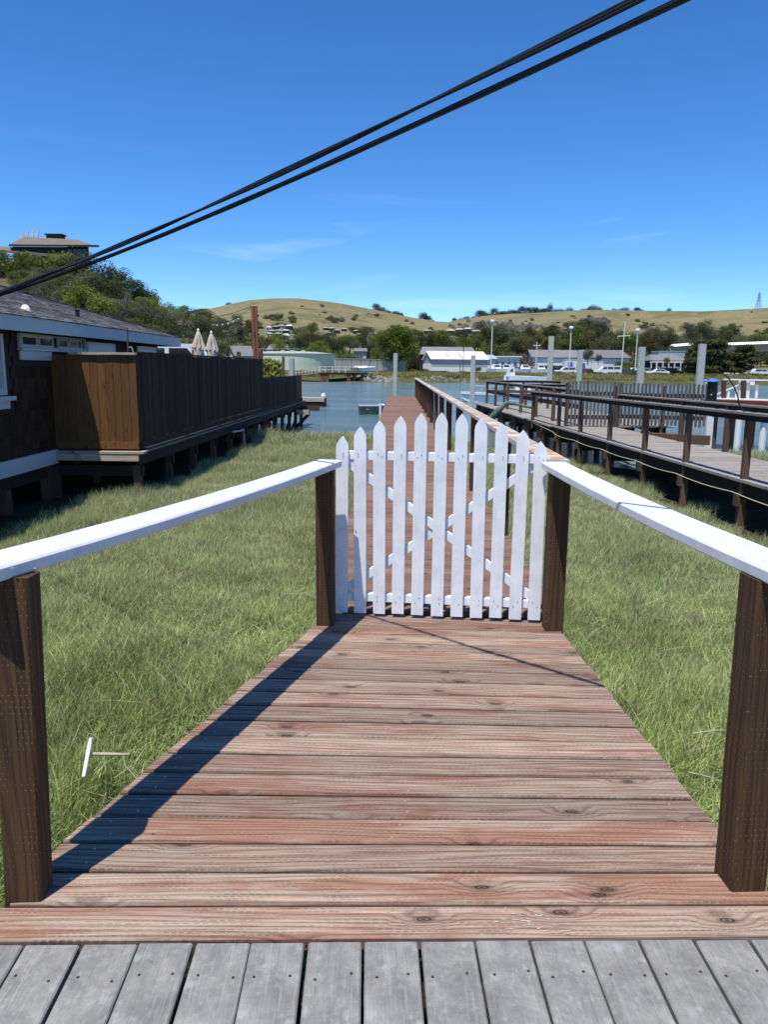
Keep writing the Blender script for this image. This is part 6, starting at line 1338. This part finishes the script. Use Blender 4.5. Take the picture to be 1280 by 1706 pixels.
for px, py, w_, k in ((352, 560, 46, 'dark'), (372, 553, 44, 'grey'), (392, 556, 42, 'grey'), (408, 562, 36, 'dark'), (384, 578, 40, 'oak'), (412, 583, 34, 'oak'), (362, 584, 44, 'dark'), (436, 572, 34, 'oak'), (444, 585, 30, 'bright'), (420, 545, 26, 'dark'), (398, 535, 26, 'grey')):
    hill_tree(px, py, w_, k, 132, LEs.pop(0), GE, 0.95)
# one big round tree
c = flat(664, 176); t = tree('bright', (c.x, 176, GY-0.3), 5.7, 'large round sunlit green tree standing behind the grey shed', None, 1.0, 'round_tree')
bl_ = crown_blobs(91, 46, 1.0, 0.86, 1.17, 0.28); big = leaf_mesh('crown', M['bright'], 91, bl_, 9000, 0.075, 1.0, 0.35); list(t.children)[0].data = big
for px, w_, lb in ((707, 16, 'green bush at the right foot of the large round tree'), (690, 14, 'small bush between round tree and shed')): c = flat(px, 166); tree('shrub', (c.x, 166, GY-0.2), w_/2*166/F_PX*1.2, lb, None, 0.9)
# dark cypresses at right
def cypress(px, Y, w_, yt, yb, label, seed):
    c = flat(px, Y); k = Y/F_PX; H_ = (yb-yt)*k; rw = w_/2*k; q = random.Random(seed); bl = []
    for i in range(34):
        f = q.uniform(0.16, 0.97); a = q.uniform(0, 6.28); rr = rw*(1-0.45*abs(f-0.45)-0.35*max(0, f-0.6))*q.uniform(0.3, 0.85); bl.append(((rr*math.cos(a), rr*math.sin(a), H_*f), (rw*0.36, rw*0.36, H_*0.075)))
    t = link('cypress_tree', trunk_mb(H_*0.75, 0.28, 6, seed, rw*0.6, 2).mesh('trunk', M['bark']), None, (c.x, Y, GY-0.2)); tag(t, label, 'tree'); link('crown', leaf_mesh('crown', M['cypress'], seed, bl, 5200, 0.55, 1.3, 0.5), t)
cypress(1180, 168, 74, 571, 630, 'broad dark cypress behind the rightmost concrete pile', 5); cypress(1237, 172, 50, 577, 627, 'dark flat topped cypress under the canopy, right of the broad one', 9); cypress(1158, 175, 36, 585, 629, 'smaller dark cypress at the left shoulder of the broad one', 14)
# belt of trees at the foot of the hills: each aimed at what the photo shows there
ZONES = [(446, 'behind the reddish pole and bamboo'), (500, 'between tank roof and the stacked pale houses'), (560, 'above the right part of the storage tank'), (625, 'above the pale corrugated fence'), (720, 'beside the large round tree'), (770, 'above the left half of the warehouse'), (815, 'above the right half of the warehouse'), (855, 'above the low white building'), (905, 'behind the utility pole'), (945, 'between tallest pile and the left lamp post'), (985, 'above the shortest pile'), (1030, 'left of the flagpole top'), (1085, 'between flagpole and clubhouse roof'), (1125, 'above the clubhouse roof'), (1160, 'over the left end of the white canopy'), (1215, 'above the broad cypress'), (1265, 'under the right part of the canopy'), (1400, 'at the right edge near the canopy')]
KINDS_ = {'dark': 'dark green tree', 'grey': 'grey green tree', 'rust': 'rusty brown green tree', 'oak': 'mid green tree', 'bright': 'light green tree'}
SEEN = {}
def zone_label(px, py, k):
    z = next(b for a, b in ZONES if px < a); hgt = 'high ' if py < 556 else 'midway up ' if py < 572 else 'low '
    return KINDS_[k]+' '+hgt+z, 'tree belt '+z
def belt(px, py, w_, k, Y, hz=1.0):
    tree(k, (lambda c, r_: (c.x, Y, c.z-r_*hz*1.05))(at(px, py, Y), w_/2*Y/F_PX), w_/2*Y/F_PX, *zone_label(px, py, k), hz)
q = random.Random(11)
for x0, x1, y0, y1, w0, w1, n, ks, Y0_, Y1_ in (
    (440, 640, 566, 590, 18, 34, 26, ('oak', 'oak', 'dark', 'rust', 'grey', 'bright'), 212, 330),
    (492, 530, 545, 560, 14, 24, 4, ('grey', 'oak', 'dark'), 380, 520), (486, 640, 560, 570, 12, 22, 12, ('dark', 'oak', 'grey', 'dark'), 350, 460),
    (690, 800, 560, 580, 18, 32, 16, ('dark', 'oak', 'grey', 'oak'), 235, 330),
    (800, 900, 552, 588, 22, 40, 22, ('dark', 'dark', 'oak', 'rust', 'grey'), 232, 400),
    (900, 1010, 552, 586, 22, 42, 22, ('dark', 'rust', 'oak', 'dark', 'dark'), 258, 400), (955, 1012, 545, 556, 24, 34, 6, ('dark', 'grey'), 380, 460),
    (1010, 1090, 562, 588, 20, 36, 14, ('dark', 'oak', 'grey', 'rust'), 258, 380),
    (1085, 1150, 548, 584, 24, 40, 14, ('dark', 'rust', 'grey', 'dark'), 262, 380), (1150, 1215, 546, 568, 22, 34, 10, ('dark', 'grey', 'dark'), 285, 400),
    (1215, 1300, 578, 596, 20, 34, 8, ('grey', 'dark', 'grey'), 285, 330), (1262, 1300, 550, 566, 14, 22, 5, ('grey', 'dark'), 420, 520)):
    for i in range(n):
        f = (i+q.uniform(0.1, 0.9))/n; belt(x0+(x1-x0)*f, q.uniform(y0, y1), q.uniform(w0, w1), q.choice(ks), q.uniform(Y0_, Y1_), q.uniform(0.85, 1.15))
# small trees standing in front of the long roofs
for px, py, w_, k, lb in ((981, 591, 20, 'dark', 'dark tree standing in the gap between the two long grey roofs'), (998, 597, 14, 'dark', 'small dark tree before the white gabled building'), (1112, 601, 13, 'bright', 'small light green tree growing inside the pergola'), (797, 613, 13, 'shrub', 'dark bush at the right end of the warehouse')):
    Y = 186; c = at(px, py, Y); r_ = w_/2*Y/F_PX; tree(k, (c.x, Y, c.z-r_), r_, lb, None)
# skyline trees
SKY = [(400, 'lone round tree on the skyline left of the reddish pole'), (600, 'tiny bush on the crest of the left ridge'), (632, 'widest tree of the skyline clump left of the round tree'), (641, 'middle tree of the skyline clump left of the round tree'), (652, 'right tree of the skyline clump left of the round tree'), (664, 'first tree of the skyline pair above the big round tree'), (690, 'second tree of the skyline pair above the big round tree'), (709, 'tall dark skyline tree just left of the saddle'), (716, 'shorter tree leaning on the tall tree at the saddle'), (740, 'lowest bush in the saddle between the ridges')]
SKZ = [(785, 'just right of the saddle'), (812, 'above the terrace row'), (838, 'above the left lamp head'), (875, 'between left lamp and utility pole'), (905, 'above the utility pole'), (940, 'above the tallest pile'), (960, 'above the second lamp post'), (1000, 'between second lamp and flagpole'), (1040, 'above the flagpole'), (1090, 'above the third lamp post'), (1200, 'standing alone right of the third lamp post'), (1400, 'at the foot of the transmission tower')]
def skylabel(px, w_):
    for a, b in SKY:
        if px < a: return b
    return ('large' if w_ >= 14 else 'medium' if w_ >= 11 else 'small')+' dark skyline tree '+next(b for a, b in SKZ if px < a)
GG = 'trees on the skyline ridges'; LG = 'small dark tree standing on the skyline of the far hills'
for px, w_, h_ in ((381.5, 9, 8), (557, 5, 4), (627, 15, 12), (636, 13, 10), (647, 12, 8), (660, 14, 9), (667, 11, 8), (705, 15, 13), (713, 11, 10), (720, 8, 6), (757, 10, 7), (767, 10, 6), (778, 10, 7), (790, 9, 6), (800, 16, 11), (806, 14, 11), (815, 10, 8), (824, 14, 12), (832, 12, 9), (842, 13, 9), (852, 14, 10), (862, 12, 9), (870, 15, 12), (880, 14, 11), (890, 15, 12), (900, 15, 10), (908, 12, 9), (916, 9, 14), (925, 12, 8), (934, 12, 8), (948, 14, 9), (970, 10, 7), (978, 10, 7), (988, 16, 11), (996, 13, 9), (1008, 8, 5), (1024, 10, 7), (1032, 9, 6), (1041, 14, 9), (1050, 10, 6), (1062, 14, 9), (1070, 12, 7), (1115.5, 8, 9), (1272, 6, 5)):
    Y = 885; g_ = ground_pt(px, Y); r_ = w_/2*Y/F_PX; yb = interp(px, MAIN); c = at(px, yb+1.0, Y); r_ *= 1.25; tree('dark', (c.x, Y, c.z-r_*0.30), r_, skylabel(px, w_), GG, 1.15*h_/w_+0.1)
# undergrowth that closes the wood at the foot of the hills
P, Q, Sc = [], [], []
for _ in range(900):
    px = q.uniform(425, 1340); Y = q.uniform(236, 420) if px > 640 else q.uniform(206, 420)
    if 1140 < px and Y < 300: continue
    if Y > 320 and (430 < px < 500 or 530 < px < 622 or 688 < px < 812): continue
    g_ = ground_pt(px, Y); s_ = q.uniform(1.6, 3.6)*(1.4 if Y > 300 else 1.0); P.append(tuple(g_-Vector((0, 0, 0.3)))); Q.append((0, 0, q.uniform(0, 6))); Sc.append((s_*1.5, s_*1.5, s_))
for _ in range(260):
    px = q.uniform(40, 425); g_ = ground_at(px, q.uniform(470, 600) if px > 150 else q.uniform(462, 500), 56, 300); s_ = q.uniform(0.5, 1.3); P.append(tuple(g_-Vector((0, 0, 0.2)))); Q.append((0, 0, q.uniform(0, 6))); Sc.append((s_*1.4, s_*1.4, s_))
scatter('woodland_undergrowth', [CROWNS['grey'][0], CROWNS['dark'][0], CROWNS['oak'][1], CROWNS['shrub'][1]], P, Q, Sc, M['shrub'])
# scrub in the dry slopes: too many to tell apart, one mass
P, Q, Sc = [], [], []
for _ in range(280):
    px = q.uniform(340, 1330); yb = interp(px, MAIN); py = yb+q.uniform(3, 44)
    if mn.noise((px*0.02, py*0.08, 1)) < 0.05 and q.random() < 0.85: continue
    g_ = ground_at(px, py, 330, 895)
    s_ = q.uniform(0.8, 2.6)*(1.5 if py-yb > 24 else 0.8); P.append(tuple(g_-Vector((0, 0, 0.4)))); Q.append((0, 0, q.uniform(0, 6))); Sc.append((s_*1.4, s_*1.4, s_*0.8))
scatter('hillside_scrub', [CROWNS['grey'][0], CROWNS['dark'][0], CROWNS['shrub'][0]], P, Q, Sc, M['shrub'])
# rocky outcrop below the right ridge: boulders as one mass
mb = MB()
for _ in range(150):
    px = q.choice((q.uniform(745, 905), q.uniform(780, 880), q.uniform(975, 1010))); py = 547+q.gauss(0, 4)-(6 if px > 950 else 0); g_ = ground_at(px, py, 500, 890); s_ = q.uniform(1.5, 4.2); n = 6
    P_ = [(q.uniform(0.6, 1.2)*s_*math.cos(2*math.pi*k/n), q.uniform(0.6, 1.2)*s_*math.sin(2*math.pi*k/n)) for k in range(n)]
    mb.add([(g_.x+x, g_.y+y, g_.z-1) for x, y in P_]+[(g_.x+x*0.5, g_.y+y*0.5, g_.z+s_*q.uniform(0.3, 0.8)) for x, y in P_], [(i, (i+1) % n, (i+1) % n+n, i+n) for i in range(n)]+[tuple(range(n, 2*n))])
tag(part(mb, 'outcrop_rubble', M['cliff']), kind='stuff')
# bank vegetation: grass tussocks and low green shrubs
tus = [blade_patch('tussock', 70+i, 60, 1.6, 0.3, 0.65, 0.08, 0.4, M['dry_grass']) for i in range(3)]; P, Q, Sc = [], [], []
for _ in range(2600):
    px = q.uniform(470, 1330); Y = 150+q.uniform(3.5, 13); g_ = ground_pt(px, Y)
    if g_.z < -0.55: continue
    P.append(tuple(g_)); Q.append((0, 0, q.uniform(0, 6))); s_ = q.uniform(0.6, 1.15); Sc.append((s_, s_, s_))
scatter('bank_grass', tus, P, Q, Sc, M['dry_grass'])
P, Q, Sc = [], [], []
for _ in range(330):
    px = q.choice((q.uniform(920, 1330), q.uniform(920, 1330), q.uniform(628, 830))); Y = 158+q.uniform(0, 8); g_ = ground_pt(px, Y); s_ = q.uniform(0.3, 0.75) if px > 900 else q.uniform(0.25, 0.7); P.append(tuple(g_-Vector((0, 0, 0.1)))); Q.append((0, 0, q.uniform(0, 6))); Sc.append((s_*1.5, s_*1.5, s_))
scatter('bank_shrubbery', CROWNS['shrub'], P, Q, Sc, M['shrub'])

# trees that would share a label are told apart by their order from the left
by = {}
for o in list(COL.objects):
    if o.get('category') == 'tree' and o.get('group') and o.parent is None: by.setdefault(o['label'], []).append(o)
ORD = ['leftmost', 'second', 'third', 'fourth', 'fifth', 'sixth', 'seventh', 'eighth', 'ninth']
for lb, os_ in by.items():
    if len(os_) < 2: continue
    os_.sort(key=lambda o: proj(o.location)[0])
    for i, o in enumerate(os_):
        w_ = ORD[min(i, 8)] if i < len(os_)-1 else 'rightmost'
        o['label'] = w_+' '+lb if w_ in ('leftmost', 'rightmost') else w_+' from left '+lb
